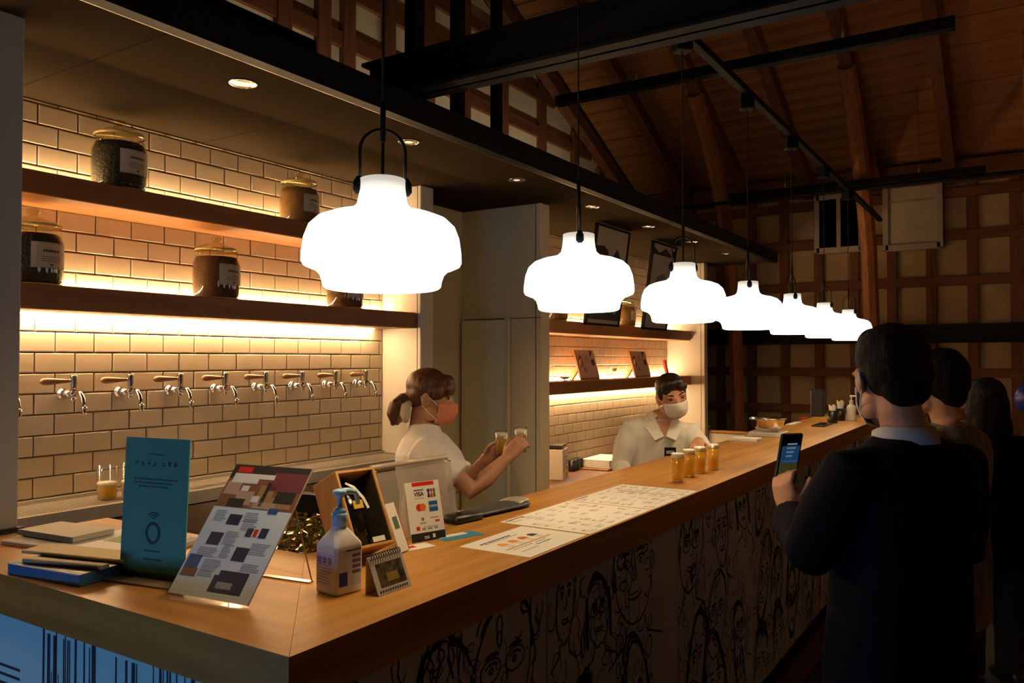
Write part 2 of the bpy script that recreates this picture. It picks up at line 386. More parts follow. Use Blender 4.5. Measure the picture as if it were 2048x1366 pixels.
# big black steel beam across the hall
bb=MB(); by=2.55; z0,z1=H+1.085,H+1.25
bb.box(-2.35,3.5,by-.06,by+.06,z0,z0+.015).box(-2.35,3.5,by-.06,by+.06,z1-.015,z1).box(-2.35,3.5,by-.008,by+.008,z0,z1)
struct('ceiling_beam',bb,BLACK,'black steel beam crossing the hall above the bar')
bb=MB(); by=-.2
bb.box(-2.35,3.5,by-.06,by+.06,z0,z0+.015).box(-2.35,3.5,by-.06,by+.06,z1-.015,z1).box(-2.35,3.5,by-.008,by+.008,z0,z1)
# left post with drawn lines, standing on the counter leg
pt=gz(8,1074); 
po=struct('trim_1',MB().bbox(-.045,.0,-.02,.06,0,SOF-TOP,.003).bbox(.004,.05,-.02,.06,0,SOF-TOP,.003),mat('grey_white_post',(.40,.40,.38),.6),'grey white post at the counter end')
po.location=(pt.x-.102,pt.y,TOP)
lb=MB()
for z,l in((.64,.03),(.57,.045),(.43,.035)): lb.tube([(-.0,-.022,z),(.02,-.0225,z-.01),(.052,-.022,z+.012)],.002,seg=5)
lb.tube([(.02,-.022,.36),(.04,-.0225,.34),(.045,-.0225,.31),(.04,-.0225,.28),(.02,-.022,.26)],.002,seg=5)
lb.build('drawn_line',INK,po)
MB().bbox(-.06,.075,-.03,.07,0,.012,.003).build('foot_plate',BLACKP,po)

# ================================================================= BAR COUNTER
XF,XI,YN,YI,YE,XL=-1.0,-1.49,.90,1.39,7.5,-2.34
ct=thing('bar_counter','long oak bar counter with drawing-covered white front panels','counter')
T=.088
MB().prism([(XF,YN,TOP-T),(XF,YE,TOP-T),(XI,YE,TOP-T),(XI,YI,TOP-T)],(0,0,T)).build('counter_top',WOODY,ct)
ce=thing('bar_counter_end','short oak counter leg with blue lit line-drawn end panel','counter')
MB().prism([(XF-.001,YN,TOP-T),(XI-.001,YI,TOP-T),(XL,YI,TOP-T),(XL,YN,TOP-T)],(0,0,T)).build('counter_top',WOODX,ce)
MB().box(XI+.02,XF-.06,YI,YE-.05,0,TOP-T).build('carcass',mat('dark_carcass',(.05,.045,.04),.8),ct)
MB().box(XL+.02,XF-.061,YN+.06,YI-.001,0,TOP-T).build('carcass',mat('dark_carcass',(.05,.045,.04),.8),ce)
MURAL=mat('white_mural_board',(.56,.60,.76),.6); BLUEB=mat('pale_blue_mural_board',(.50,.84,.90),.55)
def stroke(mb,pts,w,to3):
    P=[Vector(p) for p in pts]; n=len(P); L=[];Rr=[]
    for k in range(n):
        t=(P[min(k+1,n-1)]-P[max(k-1,0)])
        if t.length<1e-6: t=Vector((1,0))
        t.normalize(); nn=Vector((-t.y,t.x)); ww=w*(.55+.45*math.sin(PI*(k+.5)/n))*.5
        L.append(to3(P[k]+nn*ww)); Rr.append(to3(P[k]-nn*ww))
    mb.add(L+Rr,[(n+k,n+k+1,k+1,k) for k in range(n-1)])
def arc(cx,cy,rx,ry,a0,a1,n=14,j=0):
    return [(cx+rx*math.cos(R(a0+(a1-a0)*i/n))+random.uniform(-j,j),cy+ry*math.sin(R(a0+(a1-a0)*i/n))+random.uniform(-j,j)) for i in range(n+1)]
def face(mb,cx,cy,w,h,to3):
    lean=random.uniform(-.35,.35); t3=lambda p: to3(Vector((cx+(p.x-cx)+(p.y-cy)*lean,p.y)))
    st=lambda p,ww: stroke(mb,p,ww,t3)
    st(arc(cx,cy,w,h,-200+random.uniform(-20,20),20+random.uniform(-20,20),22,.005),.007)
    k=random.random()
    for q in range(random.randint(2,4)): st(arc(cx+random.uniform(-.01,.01),cy+h*.05+.005*q,w*(1.0+.03*q),h*(.98+.03*q),random.uniform(0,40),random.uniform(130,200),14,.006),random.uniform(.006,.014))
    if k<.35:
        for q in range(9): x=cx+random.uniform(-.8,.8)*w; st([(x,cy+h*1.02),(x+random.uniform(-.02,.02),cy+h*.75),(x+random.uniform(-.03,.03),cy+h*.45)],.004)
    elif k<.55:
        for s in(-1,1):
            for q in range(4): st([(cx+s*w*(.95+.05*q),cy+h*.6),(cx+s*w*(1.08+.05*q),cy),(cx+s*w*(1.02+.06*q),cy-h*.9)],.006)
    elif k<.7:
        for q in range(14): x=random.uniform(-.9,.9); st(arc(cx+x*w,cy+h*(.75+.3*random.random()),.012,.014,0,random.uniform(250,500),9,.003),.004)
    for s in(-1,1):
        st(arc(cx+s*w*.4,cy+h*.12,w*.2,h*.07,10,170,7),.007); st(arc(cx+s*w*.4,cy+h*.25,w*.24,h*.06,20,160,7),.011)
        st(arc(cx+s*w*.4,cy+h*.09,w*.06,h*.04,0,360,7),.008)
        st(arc(cx+s*w*1.05,cy,w*.12,h*.16,-100,100,7),.006)
    if random.random()<.4:
        for s in(-1,1): st(arc(cx+s*w*.42,cy+h*.09,w*.33,h*.17,0,360,14),.006)
    st([(cx+.1*w,cy+h*.1),(cx+.16*w,cy-h*.15),(cx+.02*w,cy-h*.22),(cx-.12*w,cy-h*.16)],.006)
    st(arc(cx,cy-h*.42,w*.4,h*.13,200,340,9),.008); st(arc(cx,cy-h*.40,w*.36,h*.05,200,340,9),.005)
    if random.random()<.4:
        for q in range(6): st(arc(cx,cy-h*.35,w*(.7+.04*q),h*(.55+.03*q),-160,-20,10,.004),.005)
    st([(cx-w*.5,cy-h*.95),(cx-w*.6,cy-h*1.25),(cx-w*1.5,cy-h*1.5)],.008); st([(cx+w*.5,cy-h*.95),(cx+w*.6,cy-h*1.25),(cx+w*1.5,cy-h*1.5)],.008)
YP=[YN+.005,1.79,2.70,3.61,4.52,5.43,6.34,7.45]
for a,bb in zip(YP[:-1],YP[1:]):
    pn=MB().bbox(XF-.06,XF-.04,a+.0015,bb-.0015,.09,TOP-T,.002).build('front_panel',MURAL,ct)
    dm=MB(); to3=lambda p: Vector((XF-.0393,p.x,p.y))
    u=a+.14
    while u<bb-.1:
        w=random.uniform(.07,.135)
        for v in (.86,.55,.26):
            face(dm,u+random.uniform(-.05,.05),v+random.uniform(-.12,.09),w*random.uniform(.6,1.1),w*random.uniform(1.2,1.7),to3)
        for q in range(44):
            x=u+random.uniform(-.14,.14); z=random.uniform(.15,.98)
            stroke(dm,arc(x,z,random.uniform(.01,.03),random.uniform(.01,.04),random.uniform(0,360),random.uniform(200,700),12,.004),random.uniform(.0025,.006),to3)
        for q in range(10):
            x=u+random.uniform(-.14,.14); z=random.uniform(.2,.9); stroke(dm,[(x+random.uniform(-.02,.02),z+.03*k_) for k_ in range(random.randint(3,8))],.004,to3)
        u+=w*2+.06
    # keep the drawing on its panel
    dm.v=[(x,min(max(y,a+.004),bb-.004),min(max(z,.095),TOP-T-.004)) for x,y,z in dm.v]
    dm.build('drawing',INK,pn)['kind']='stuff'
pn=MB().bbox(XL+.01,XF-.042,YN+.04,YN+.06,.09,TOP-T,.002).build('end_panel',BLUEB,ce)
dm=MB(); to3=lambda p: Vector((p.x,YN+.0393,p.y))
x=XL+.52
while x<XF-.06:
    w=random.choice((.003,.004,.006,.009,.014)); z1=random.choice((TOP-T-.005,.99,.98,.9)); z0=random.uniform(.2,.8)
    stroke(dm,[(x,z1),(x+random.uniform(-.002,.002),(z1+z0)/2),(x+random.uniform(-.003,.003),z0)],w,to3); x+=random.uniform(.006,.026)
for q in range(7): stroke(dm,[(XL+.2,.87-.02*q),(XL+.42,.875-.02*q)],.007,to3)
dm.build('drawing',mat('blue_black_ink',(.02,.03,.06),.7),pn)['kind']='stuff'
MB().box(XI+.05,XF-.045,YI,YE-.1,0,.09).build('plinth',BLACK,ct); MB().box(XL+.05,XF-.08,YN+.045,YI-.01,0,.09).build('plinth',BLACK,ce)

# half gate closing the bar at the far end
gt=thing('bar_gate','low cream staff gate with wooden cap at the far end of bar','gate',(-2.10,7.83,0))
MB().bbox(-.57,.57,-.02,.02,.1,.85,.004).build('gate_leaf',PANEL,gt); MB().bbox(-.57,.57,-.035,.035,.85,.875,.004).build('gate_cap',WOODX,gt)
MB().tube([(-.57,-.03,.70),(-.57,-.06,.70),(-.57,-.06,.90),(-.55,-.04,.92)],.008).build('latch',CHROME,gt)
for s in(-.54,.54): MB().box(s-.02,s+.02,-.02,.02,0,.1).build('foot',BLACK,gt)

# back counters
bc=thing('tap_counter','brushed steel back counter with long slatted drip tray under taps','counter',(WX+.004,0,0))
MB().bbox(.0,.27,.3,3.44,0,1.0,.004).build('cabinet_body',mat('dull_steel',(.36,.28,.20),.4,.9),bc)
MB().box(.0,.28,.3,3.44,1.0,1.006).build('shadow_gap',BLACK,bc)
tr=MB(); tr.box(.0,.29,.3,3.44,1.006,1.02).box(.27,.29,.3,3.44,1.02,1.055).box(.0,.02,.3,3.44,1.02,1.062).box(.02,.27,3.42,3.44,1.02,1.055)
tray=tr.build('drip_tray',STEEL,bc)
sl_=MB().box(0,.25,-.004,.004,-.003,.003).mesh('grate_slat',STEEL)
y=1.0
while y<3.41:
    o=bpy.data.objects.new('grate_slat',sl_); C.objects.link(o); o.parent=tray; o.location=(.02,y,1.046); y+=.0145 if y>1.3 else .03
rb=thing('back_counter','wooden back counter below the poster shelves','counter',(WX+.004,0,0))
MB().bbox(.0,.34,4.345,7.745,.66,.70,.004).build('worktop',wood('dark_red_wood',(.10,.03,.008),(.17,.055,.015),'y',.5),rb); MB().box(.0,.32,4.36,7.74,0,.66).build('cabinet_body',mat('dark_carcass',(.05,.045,.04),.8),rb)

# ================================================================= SHELVES
LED=mat('warm_led_strip',(.9,.8,.6),.5,emit=(1.0,.67,.35),es=STRIP)
def shelf(label,y0,y1,ztop,zbot,up=True,down=False):
    t=thing('wall_shelf',label,'shelf',(WX,(y0+y1)/2,zbot),0,'oak shelves on the tiled wall'); hl=(y1-y0)/2; h=ztop-zbot
    MB().bbox(.002,.25,-hl,hl,0,h,.003).build('shelf_board',SHELF,t)
    if up: MB().box(.006,.022,-hl+.02,hl-.02,h,h+.006).build('light_strip',LED,t)
    if down: MB().box(.010,.030,-hl+.02,hl-.10,-.006,0).build('light_strip',LED,t)
    return t
Z1T,Z1B,Z2T,Z2B=H+.645,H+.563,H+.258,H+.172
Z3T,Z3B,Z4T,Z4B=H+.283,H+.19,H+.162-.324,H-.253
shelf('upper oak shelf carrying malt jars above the beer taps',.35,3.443,Z1T,Z1B)
shelf('lower oak shelf with strip light right above the beer taps',.35,3.443,Z2T,Z2B,True,True)
shelf('upper oak shelf with framed posters leaning on it',4.345,7.745,Z3T,Z3B)
shelf('lower oak shelf with two wooden display boards on it',4.345,7.745,Z4T,Z4B,True,True)

# ================================================================= JARS
def jar(label,loc,rot,content,scale=1.0,grp='malt jars on the shelves'):
    t=thing('glass_jar',label,'jar',loc,rot,grp); s=scale
    pr=[(.075,.0),(.088,.004),(.092,.02),(.094,.10),(.092,.15),(.084,.178),(.072,.190),(.070,.200)]
    MB().lathe([(r*s,z*s) for r,z in pr],seg=32,cap=False).build('glass_body',GLASSY,t,smooth=True)
    MB().lathe([(.070*s,.0*s),(.088*s,.0005*s),(.088*s,.006*s),(.07*s,.007*s)],seg=32).build('glass_base',mat('thick_glass_base',(.65,.52,.22),.1),t,smooth=True)
    MB().lathe([(.080*s,.008*s),(.0885*s,.02*s),(.0905*s,.10*s),(.0885*s,.148*s),(.079*s,.172*s),(.03*s,.176*s),(.001,.176*s)],seg=28).build('malt',content,t,smooth=True)
    MB().lathe([(r*s,z*s) for r,z in((.071,.197),(.082,.199),(.084,.206),(.080,.212),(.060,.222),(.030,.230),(.014,.234),(.012,.240),(.022,.247),(.023,.254),(.014,.260),(.001,.261))],seg=28).build('lid',glassmat('lid_glass',(.86,.80,.58)),t,smooth=True)
    MB().lathe([(.0845*s,.1975*s),(.0865*s,.2015*s),(.0845*s,.2055*s)],seg=28,cap=False).build('rim',mat('greenish_rim',(.55,.42,.16),.15),t,smooth=True)
    lb=MB(); n=8; r=.0948*s
    for k in range(n):
        a0=R(-38+76*k/n); a1=R(-38+76*(k+1)/n)
        lb.quad((r*math.cos(a0),r*math.sin(a0),.055*s),(r*math.cos(a1),r*math.sin(a1),.055*s),(r*math.cos(a1),r*math.sin(a1),.140*s),(r*math.cos(a0),r*math.sin(a0),.140*s))
    l=lb.build('label',mat('label_paper',(.50,.42,.32),.7),t)
    tb=MB(); r=.0953*s
    def bar(a0,a1,z,h):
        for k in range(4):
            p,q=R(a0+(a1-a0)*k/4),R(a0+(a1-a0)*(k+1)/4)
            tb.quad((r*math.cos(p),r*math.sin(p),z*s),(r*math.cos(q),r*math.sin(q),z*s),(r*math.cos(q),r*math.sin(q),(z+h)*s),(r*math.cos(p),r*math.sin(p),(z+h)*s))
    x=-17
    while x<17: bar(x,x+3.2,.108,.008); x+=4.6
    for z in(.092,.085,.078): bar(-20,20,z,.0015)
    bar(-3,3,.064,.005); bar(-34,34,.136,.001); bar(-34,34,.058,.001)
    tb.build('label_print',INK,l)['kind']='stuff'; return t
MALTK=mat('black_malt',(.010,.006,.005),.6,bump=.6,bscale=90,vscale=(1,1,1)); MALTB=mat('brown_malt',(.16,.065,.02),.7,var=.5,vscale=(160,160,160),bump=.8,bscale=120)
MALTP=mat('pale_malt',(.34,.17,.05),.7,var=.35,vscale=(160,160,160),bump=.8,bscale=120)
def onshelf(px,X,z):
    # depth along the wall from the jar's middle column
    r=ray(px,500); return Vector((X,X/r.x*r.y,z))
JX=-2.94
for px,z,m,lab,s in((237,Z1T,MALTK,'jar of black malt on the upper shelf',1.07),(598,Z1T,MALTP,'jar of pale brown malt on the upper shelf',1.0),
                  (66,Z2T,MALTK,'jar of black malt on the lower shelf beside grey post',1.05),(433,Z2T,MALTB,'jar of reddish brown malt mid lower shelf',1.05),(690,Z2T,MALTB,'jar of brown malt near the end of lower shelf',1.0)):
    p=onshelf(px,JX,z); jar(lab,p,R(8),m,s)
for px,m,lab,s in((1112,MALTB,'brown malt jar beside the partition on the poster shelf',.95),(1250,MALTP,'amber malt jar between the two framed posters',.98),(1372,MALTB,'brown malt jar past the posters on the shelf end',.9)):
    p=onshelf(px,-2.93,Z3T); jar(lab,p,R(5),m,s)

# ================================================================= BEER TAPS
HANDLE=wood('tap_handle_wood',(.20,.065,.02),(.36,.14,.04),'y',.3,3,coat=.4)
def tap():
    t=thing('beer_tap','chrome beer tap with sideways wooden handle on the tile wall','tap',group='row of beer taps')
    m=Matrix.Rotation(R(90),4,'Y')
    MB().lathe([(.022,0),(.024,.004),(.022,.012),(.016,.016),(.014,.03),(.017,.034),(.017,.046),(.012,.050),(.012,.066)],seg=20,M=m).build('shank',CHROME,t,smooth=True)
    b=MB(); b.ell((.080,0,0),(.019,.017,.017)); b.lathe([(.009,-.026),(.011,-.022),(.011,-.014)],(.082,0,0),seg=14); b.build('valve_body',CHROME,t,smooth=True)
    MB().lathe([(.010,.012),(.0095,.03),(.011,.034),(.0115,.062),(.0125,.064),(.0125,.070),(.006,.072)],(.083,0,0),seg=16).build('valve_stem',mat('dark_chrome',(.45,.40,.34),.2,1),t,smooth=True)
    MB().tube([(.092,0,.002),(.112,0,.008),(.132,0,.003),(.146,0,-.014),(.154,0,-.038),(.158,0,-.074)],[.010,.009,.0085,.008,.0078,.0074],seg=12,ref=(0,1,0)).build('spout',CHROME,t,smooth=True)
    MB().tube([(.1565,0,-.046),(.158,0,-.054)],.0105,seg=12,ref=(0,1,0)).build('spout_ring',CHROME,t,smooth=True)
    h=MB(); ys=[-.012,-.03,-.055,-.08,-.100,-.113,-.120,-.123]; rs=[.006,.0075,.010,.0125,.0135,.0115,.007,.002]
    h.tube([(.083,y,.050) for y in ys],rs,seg=14,ref=(0,0,1)); h.build('handle',HANDLE,t,smooth=True)
    MB().tube([(.083,-.004,.050),(.083,-.016,.050)],.0065,seg=10).build('ferrule',CHROME,t,smooth=True)
    return t
tp=tap()
for k in range(-1,8):
    o=tp if k==-1 else copy_tree(tp); o['label']='chrome beer tap with wooden handle, %s tap from the grey post'%ORD[k+1]; o.location=(WX+.0005,1.644+.225*k,H-.130); o.rotation_euler=(0,0,R(random.uniform(-1.5,1.5)))

# ================================================================= PENDANTS
def shade_mat():
    m=mat('opal_glass',(.9,.88,.84),.35); nt=m.node_tree; b=nt.nodes['Principled BSDF']
    tc=nt.nodes.new('ShaderNodeTexCoord'); sx=nt.nodes.new('ShaderNodeSeparateXYZ'); mr=nt.nodes.new('ShaderNodeMapRange')
    mr.inputs['From Min'].default_value=.160; mr.inputs['From Max'].default_value=.235; mr.inputs['To Min'].default_value=1; mr.inputs['To Max'].default_value=.28
    mu=nt.nodes.new('ShaderNodeMath'); mu.operation='MULTIPLY'; mu.inputs[1].default_value=PENDANT
    L=nt.links.new; L(tc.outputs['Object'],sx.inputs[0]); L(sx.outputs[2],mr.inputs[0]); L(mr.outputs[0],mu.inputs[0]); L(mu.outputs[0],b.inputs['Emission Strength'])
    b.inputs['Emission Color'].default_value=(1.0,.92,.78,1); return m
OPAL=shade_mat(); CORDM=mat('black_cord',(.006,.006,.006),.7); ARCH=mat('dark_bronze',(.05,.04,.03),.35,.8)
TRZ=H+1.36; PZ=H+.154
def pendant():
    t=thing('pendant_lamp','white opal glass pendant lamp hanging over the bar','pendant lamp',group='pendants over the bar')
    prof=[(.112,.0),(.118,.0),(.124,.002),(.129,.006),(.131,.018),(.136,.032),(.146,.042),(.160,.047),(.171,.052),(.175,.060),(.1745,.080),(.170,.112),(.160,.138),(.142,.155),(.116,.165),(.088,.171),(.068,.177),(.0565,.188),(.0525,.205),(.0505,.225),(.050,.244),(.044,.246),(.001,.246)]
    MB().lathe(prof,seg=48,cap=False).build('glass_shade',OPAL,t,smooth=True)
    MB().lathe([(.001,.004),(.113,.004)],seg=40,cap=False).build('lit_opening',mat('lamp_glow',(.9,.85,.75),.5,emit=(1.0,.69,.34),es=BULB),t)
    a=MB()
    n=12; pts=[(-.05,0,.215),(-.05,0,.30)]+[(.05*math.cos(PI-PI*i/n),0,.305+.05*math.sin(PI*i/n)) for i in range(n+1)]+[(.05,0,.30),(.05,0,.215)]
    a.tube(pts,.0042,seg=8,ref=(0,1,0)); a.build('handle',ARCH,t,smooth=True)
    for s in(-1,1):
        MB().tube([(s*.0515,0,.248),(s*.0525,0,.236),(s*.0525,0,.218),(s*.0525,0,.210)],[.006,.012,.0125,.006],seg=14,ref=(0,1,0)).build('clip',BLACK,t,smooth=True)
    MB().tube([(0,0,.246),(0,0,.35)],.004,seg=8).build('stem',BLACK,t)
    MB().lathe([(.004,.325),(.0065,.33),(.0065,.40),(.003,.42)],seg=10).build('cord_grip',BLACK,t,smooth=True)
    MB().tube([(0,0,.40),(0,0,TRZ-PZ-.06)],.0030,seg=6).build('cord',CORDM,t)
    MB().bbox(-.035,.035,-.035,.035,TRZ-PZ-.075,TRZ-PZ-.001,.005).build('canopy',BLACK,t)
    return t
pd=pendant(); PX=-1.195
for i,a in enumerate((47,-58,46,-66,-57,-18,-20)):
    o=pd if i==0 else copy_tree(pd); o['label']='white opal pendant lamp, %s along the bar from the sanitizer bottle'%ORD[i]; o.location=(PX,1.335+.925*i,PZ); o.rotation_euler=(0,0,R(a))
tk=tag(MB().bbox(PX-.02,PX+.02,.2,8.6,TRZ,TRZ+.035,.003).build('light_track',BLACK),'long black ceiling track carrying the pendant cords','track')
def rail(y,z,label):
    t=thing('hanging_rail',label,'rail',(0,y,z),0)
    MB().bbox(-2.48,-.27,-.03,.03,-.03,.03,.004).build('bar',BLACK,t)
    for x in(-1.935,-.78):
        w=MB().tube([(x,0,.03),(x,0,roofz(y)-z+.02)],.003,seg=5).build('wire',mat('wire_steel',(.25,.18,.12),.4,.8),t)
        MB().lathe([(.004,.03),(.008,.034),(.008,.06),(.004,.075)],(x,0,0),seg=8).build('wire_clamp',STEEL,t,smooth=True)
rail(4.4,H+1.63,'black suspended lighting rail nearer the steel beam')
rail(7.9,H+1.62,'black suspended lighting rail near the far timber wall')
tr_=tag(MB().tube([(GABX+.05,7.0,H+1.39),(3.4,7.0,H+1.39)],.016,seg=8).build('tie_rod',BLACK),'thin black tie rod spanning the hall before the far wall','rod')
# downlights in the soffit
def downlight():
    t=thing('downlight','small round chrome downlight recessed in the soffit','downlight',group='downlights in the soffit')
    MB().lathe([(.048,-.001),(.050,-.003),(.044,-.004),(.040,-.001)],seg=24,cap=False).build('trim_ring',CHROME,t,smooth=True)
    MB().lathe([(.0405,-.0012),(.030,-.0020),(.018,-.0024)],seg=24,cap=False).build('reflector',CHROME,t,smooth=True)
    MB().lathe([(.018,-.0025),(.001,-.0027)],seg=16,cap=False).build('lamp',mat('downlight_lamp',(.8,.7,.5),.4,emit=(1,.8,.55),es=.8),t)
    return t
dl=downlight()
for k in range(7):
    o=dl if k==0 else copy_tree(dl); o['label']='round chrome downlight in soffit, %s counted from the grey post'%ORD[k]; o.location=(-2.292,1.836+.895*k,SOF)
# added bowls out of view: they brighten roof boards and gable, sparing the mural
for k,y in enumerate((4.2,7.4)):
    hl=thing('added_uplighter','added brass bowl uplighter on hall side wall, '+('nearer the entrance' if k==0 else 'nearer the far wall'),'added lamp',(3.32,y,2.75),0,'added uplighters on the hall wall')
    MB().lathe([(.001,-.10),(.05,-.095),(.10,-.06),(.13,.0),(.14,.06),(.132,.06),(.12,.0),(.09,-.05),(.001,-.085)],seg=28,cap=False).build('bowl',mat('dark_bronze',(.05,.04,.03),.35,.8),hl,smooth=True)
    MB().ell((0,0,-.01),(.085,.085,.05),nu=20,nv=10).build('lamp_globe',mat('globe_glass',(.9,.85,.7),.4,emit=(1,.58,.24),es=HALL_FILL*4),hl,smooth=True)
    MB().bbox(.10,.178,-.02,.02,-.03,.01,.003).build('bracket',BLACK,hl)

tl_=thing('added_table_lamp','added small warm pendant out of view above the wooden table','pendant lamp',(.95,8.1,1.75))  # lamp added out of view to brighten the table
MB().lathe([(.02,.16),(.03,.15),(.08,.08),(.10,.0),(.001,.0)],seg=24,cap=False).build('shade',mat('warm_small_shade',(.8,.6,.4),.5,emit=(1,.62,.28),es=7.0),tl_,smooth=True)
MB().tube([(0,0,.155),(0,0,roofz(8.1)-1.75)],.003,seg=6).build('cord',CORDM,tl_)
# ================================================================= POSTERS, BOARDS ON THE REAR BAY
def poster(label,y0,y1,art):
    w=y1-y0; h=.715; t=thing('framed_poster',label,'poster',(-2.60,(y0+y1)/2,SOF-h-.004)); tl=math.atan2(.10,h); M=Matrix.Rotation(tl,4,'Y'); Mi=M
    t.rotation_euler=(0,tl,0)
    f=MB(); e=.016
    f.box(-.012,.012,-w/2,-w/2+e,0,h).box(-.012,.012,w/2-e,w/2,0,h).box(-.012,.012,-w/2,w/2,0,e).box(-.012,.012,-w/2,w/2,h-e,h); f.build('frame',BLACK,t)
    MB().box(-.008,.004,-w/2+e,w/2-e,e,h-e).build('sheet',mat('poster_beige',(.42,.35,.25),.5) if art else mat('poster_grey',(.36,.33,.28),.5),t)
    a=MB(); q=lambda pts,k=0: a.poly([(.0045+.0004*k,u*w/2,v*h) for u,v in pts])
    if art:
        q([(-.92,.06),(.92,.06),(.92,.52),(.55,.72),(.35,.80),(.12,.70),(-.02,.63),(-.2,.76),(-.45,.80),(-.92,.78)])
        a.mi=1; q([(.02,.60),(.10,.62),(.06,.57)],1); q([(-.7,.16),(.7,.13),(.75,.17),(-.7,.19)],1); q([(-.5,.40),(.3,.34),(.3,.36),(-.5,.43)],1)
        a.build('print',[mat('poster_black',(.012,.012,.013),.4),mat('poster_grey2',(.30,.27,.22),.5)],t)
    else:
        q([(-.5,.36),(.6,.36),(.6,.56),(.2,.66),(-.3,.62),(-.5,.52)]); a.mi=1; q([(-.95,.86),(.95,.86),(.95,.96),(.5,.9),(.1,.95),(-.4,.88),(-.95,.95)])
        for k in range(6): q([(-.4,.40+.03*k),(.5,.40+.03*k),(.5,.41+.03*k),(-.4,.41+.03*k)],1)
        a.build('print',[mat('poster_grey3',(.16,.13,.10),.6),mat('poster_black',(.012,.012,.013),.4)],t)
    for s in(-1,1): MB().tube([(0,s*w*.3,h),(0.0,s*w*.3,h+.012)],.004,seg=6).build('hook',CHROME,t)
poster('black framed poster with dark figure hanging from soffit',5.0,5.545,True)
poster('black framed pale poster with grey scene hanging from soffit',6.0,6.5,False)
def board(label,y0,y1):
    w=y1-y0; h=.245; t=thing('display_board',label,'sign',(-2.90,(y0+y1)/2,Z4T)); tl=R(-16)
    M=Matrix.Rotation(tl,4,'Y')
    bd=MB().box(-.012,.0,-w/2,w/2,0.004,h,M=M).build('wooden_back',SHELF,t)
    MB().box(.0,.002,-w/2+.012,w/2,.02,h-.004,M=M).build('card',mat('card_pinkish',(.50,.36,.26),.6),t)
    a=MB(); P=lambda pts: a.poly([M@Vector((.0026,u*w,v*h)) for u,v in pts])
    P([(-.30+.10*math.cos(x),.63+.20*math.sin(x)) for x in [2*PI*i/16 for i in range(16)]])
    a.mi=1; P([(.24,.72),(.42,.98),(.24,.98)]); P([(.33+.10*math.cos(x),.58+.12*math.sin(x)) for x in [2*PI*i/12 for i in range(12)]])
    P([(-.24,.42),(-.20,.42),(-.20,.24),(-.24,.24)]); P([(-.15,.42),(-.12,.42),(-.12,.24),(-.15,.24)])
    a.mi=2
    for k in range(6): P([(-.10,.86-.05*k),(.14,.86-.05*k),(.14,.845-.05*k),(-.10,.845-.05*k)])
    a.build('print',[mat('print_red_brown',(.26,.05,.02),.6),mat('print_dark_brown',(.06,.02,.012),.6),GREYINK],t)
    MB().prism([(-.025,-w*.42,.12),(-.025,-w*.42,.17),(-.12,-w*.42,.03),(-.12,-w*.42,.0),(-.10,-w*.42,.0)],(0,.03,0)).build('support_strut',wood('light_oak',(.5,.22,.06),(.62,.3,.09),'x'),t)
board('wooden display board with beer print next to the goblet',5.53,5.85)
board('wooden display board with beer print next to red stick',6.56,6.90)
def goblet(label,px,X,s,stem=True):
    p=onshelf(px,X,Z4T); t=thing('tasting_glass',label,'glass',p)
    if stem: MB().lathe([(.028*s,0),(.028*s,.003),(.005*s,.008),(.004*s,.05*s),(.022*s,.065*s),(.034*s,.09*s),(.034*s,.12*s),(.028*s,.15*s)],seg=20,cap=False).build('bowl_and_stem',GLASS,t,smooth=True); MB().lathe([(.001,.0602*s),(.021*s,.066*s),(.032*s,.088*s),(.001,.0885*s)],seg=16).build('drink',mat('pale_drink',(.8,.6,.35),.3),t,smooth=True); MB().lathe([(.027*s,.0),(.027*s,.0025),(.0,.003)],seg=16).build('foot',mat('glass_foot',(.10,.09,.07),.2),t)
    else: MB().lathe([(.02*s,0),(.02*s,.003),(.004*s,.006),(.004*s,.012),(.02*s,.018),(.042*s,.03),(.040*s,.034)],seg=20).build('dish',mat('glass_foot',(.10,.09,.07),.2),t,smooth=True)
goblet('small stemmed goblet between the two display boards',1226,-2.92,1.0)
goblet('small dark footed dish beside the first display board',1129,-2.90,1.0,False)
p=onshelf(1334,-2.92,Z4T); rs=thing('red_stick','upright red paper stick past the display boards','stick',p)
MB().box(-.01,.01,-.022,.022,0,.16,M=Matrix.Rotation(R(-12),4,'Y')).build('stick',mat('red_paper',(.62,.012,.012),.5),rs); MB().box(-.02,.02,-.025,.025,0,.006).build('base',BLACKP,rs)
# things on the rear back counter
p=gz(1122,957,.70); b=thing('paper_box','white paper box printed with beer glasses beside the partition','box',p+Vector((-.04,.0,0)),R(18))
MB().bbox(-.07,.07,-.10,.10,0,.22,.003).build('carton',mat('carton_white',(.68,.60,.48),.6),b); MB().prism([(-.05,-.10,.22),(.06,-.10,.235),(.06,-.10,.25),(-.05,-.10,.25)],(0,.2,0)).build('flap',BLACKP,b)
a=MB(); q=lambda y0,y1,z0,z1,k=0: a.quad((.0705+.0003*k,y0,z0),(.0705+.0003*k,y1,z0),(.0705+.0003*k,y1,z1),(.0705+.0003*k,y0,z1))
q(-.06,-.025,.05,.12); q(.0,.085,.015,.045); a.mi=1; q(.01,.08,.10,.135); q(.02,.075,.06,.09); a.mi=2; q(-.08,.08,.155,.165); q(.0,.08,.145,.150)
a.build('print',[mat('print_amber',(.60,.30,.05),.6),mat('print_violet',(.30,.25,.32),.6),mat('print_rose',(.55,.28,.20),.6)],b)
for i,(px,py) in enumerate(((1145,942),(1151.5,939.5),(1158,937))):
    p=gz(px,py,.70); o=MB().lathe([(.022,0),(.030,.0),(.031,.004),(.033,.085),(.030,.085),(.028,.01),(.001,.009)],seg=20,cap=False).build('black_cup',BLACKP,smooth=True); o.location=p; tag(o,('black cup right beside the printed paper box','middle black cup of the row of three','black cup of the row next to the napkins')[i],'cup','black cups on the back counter')
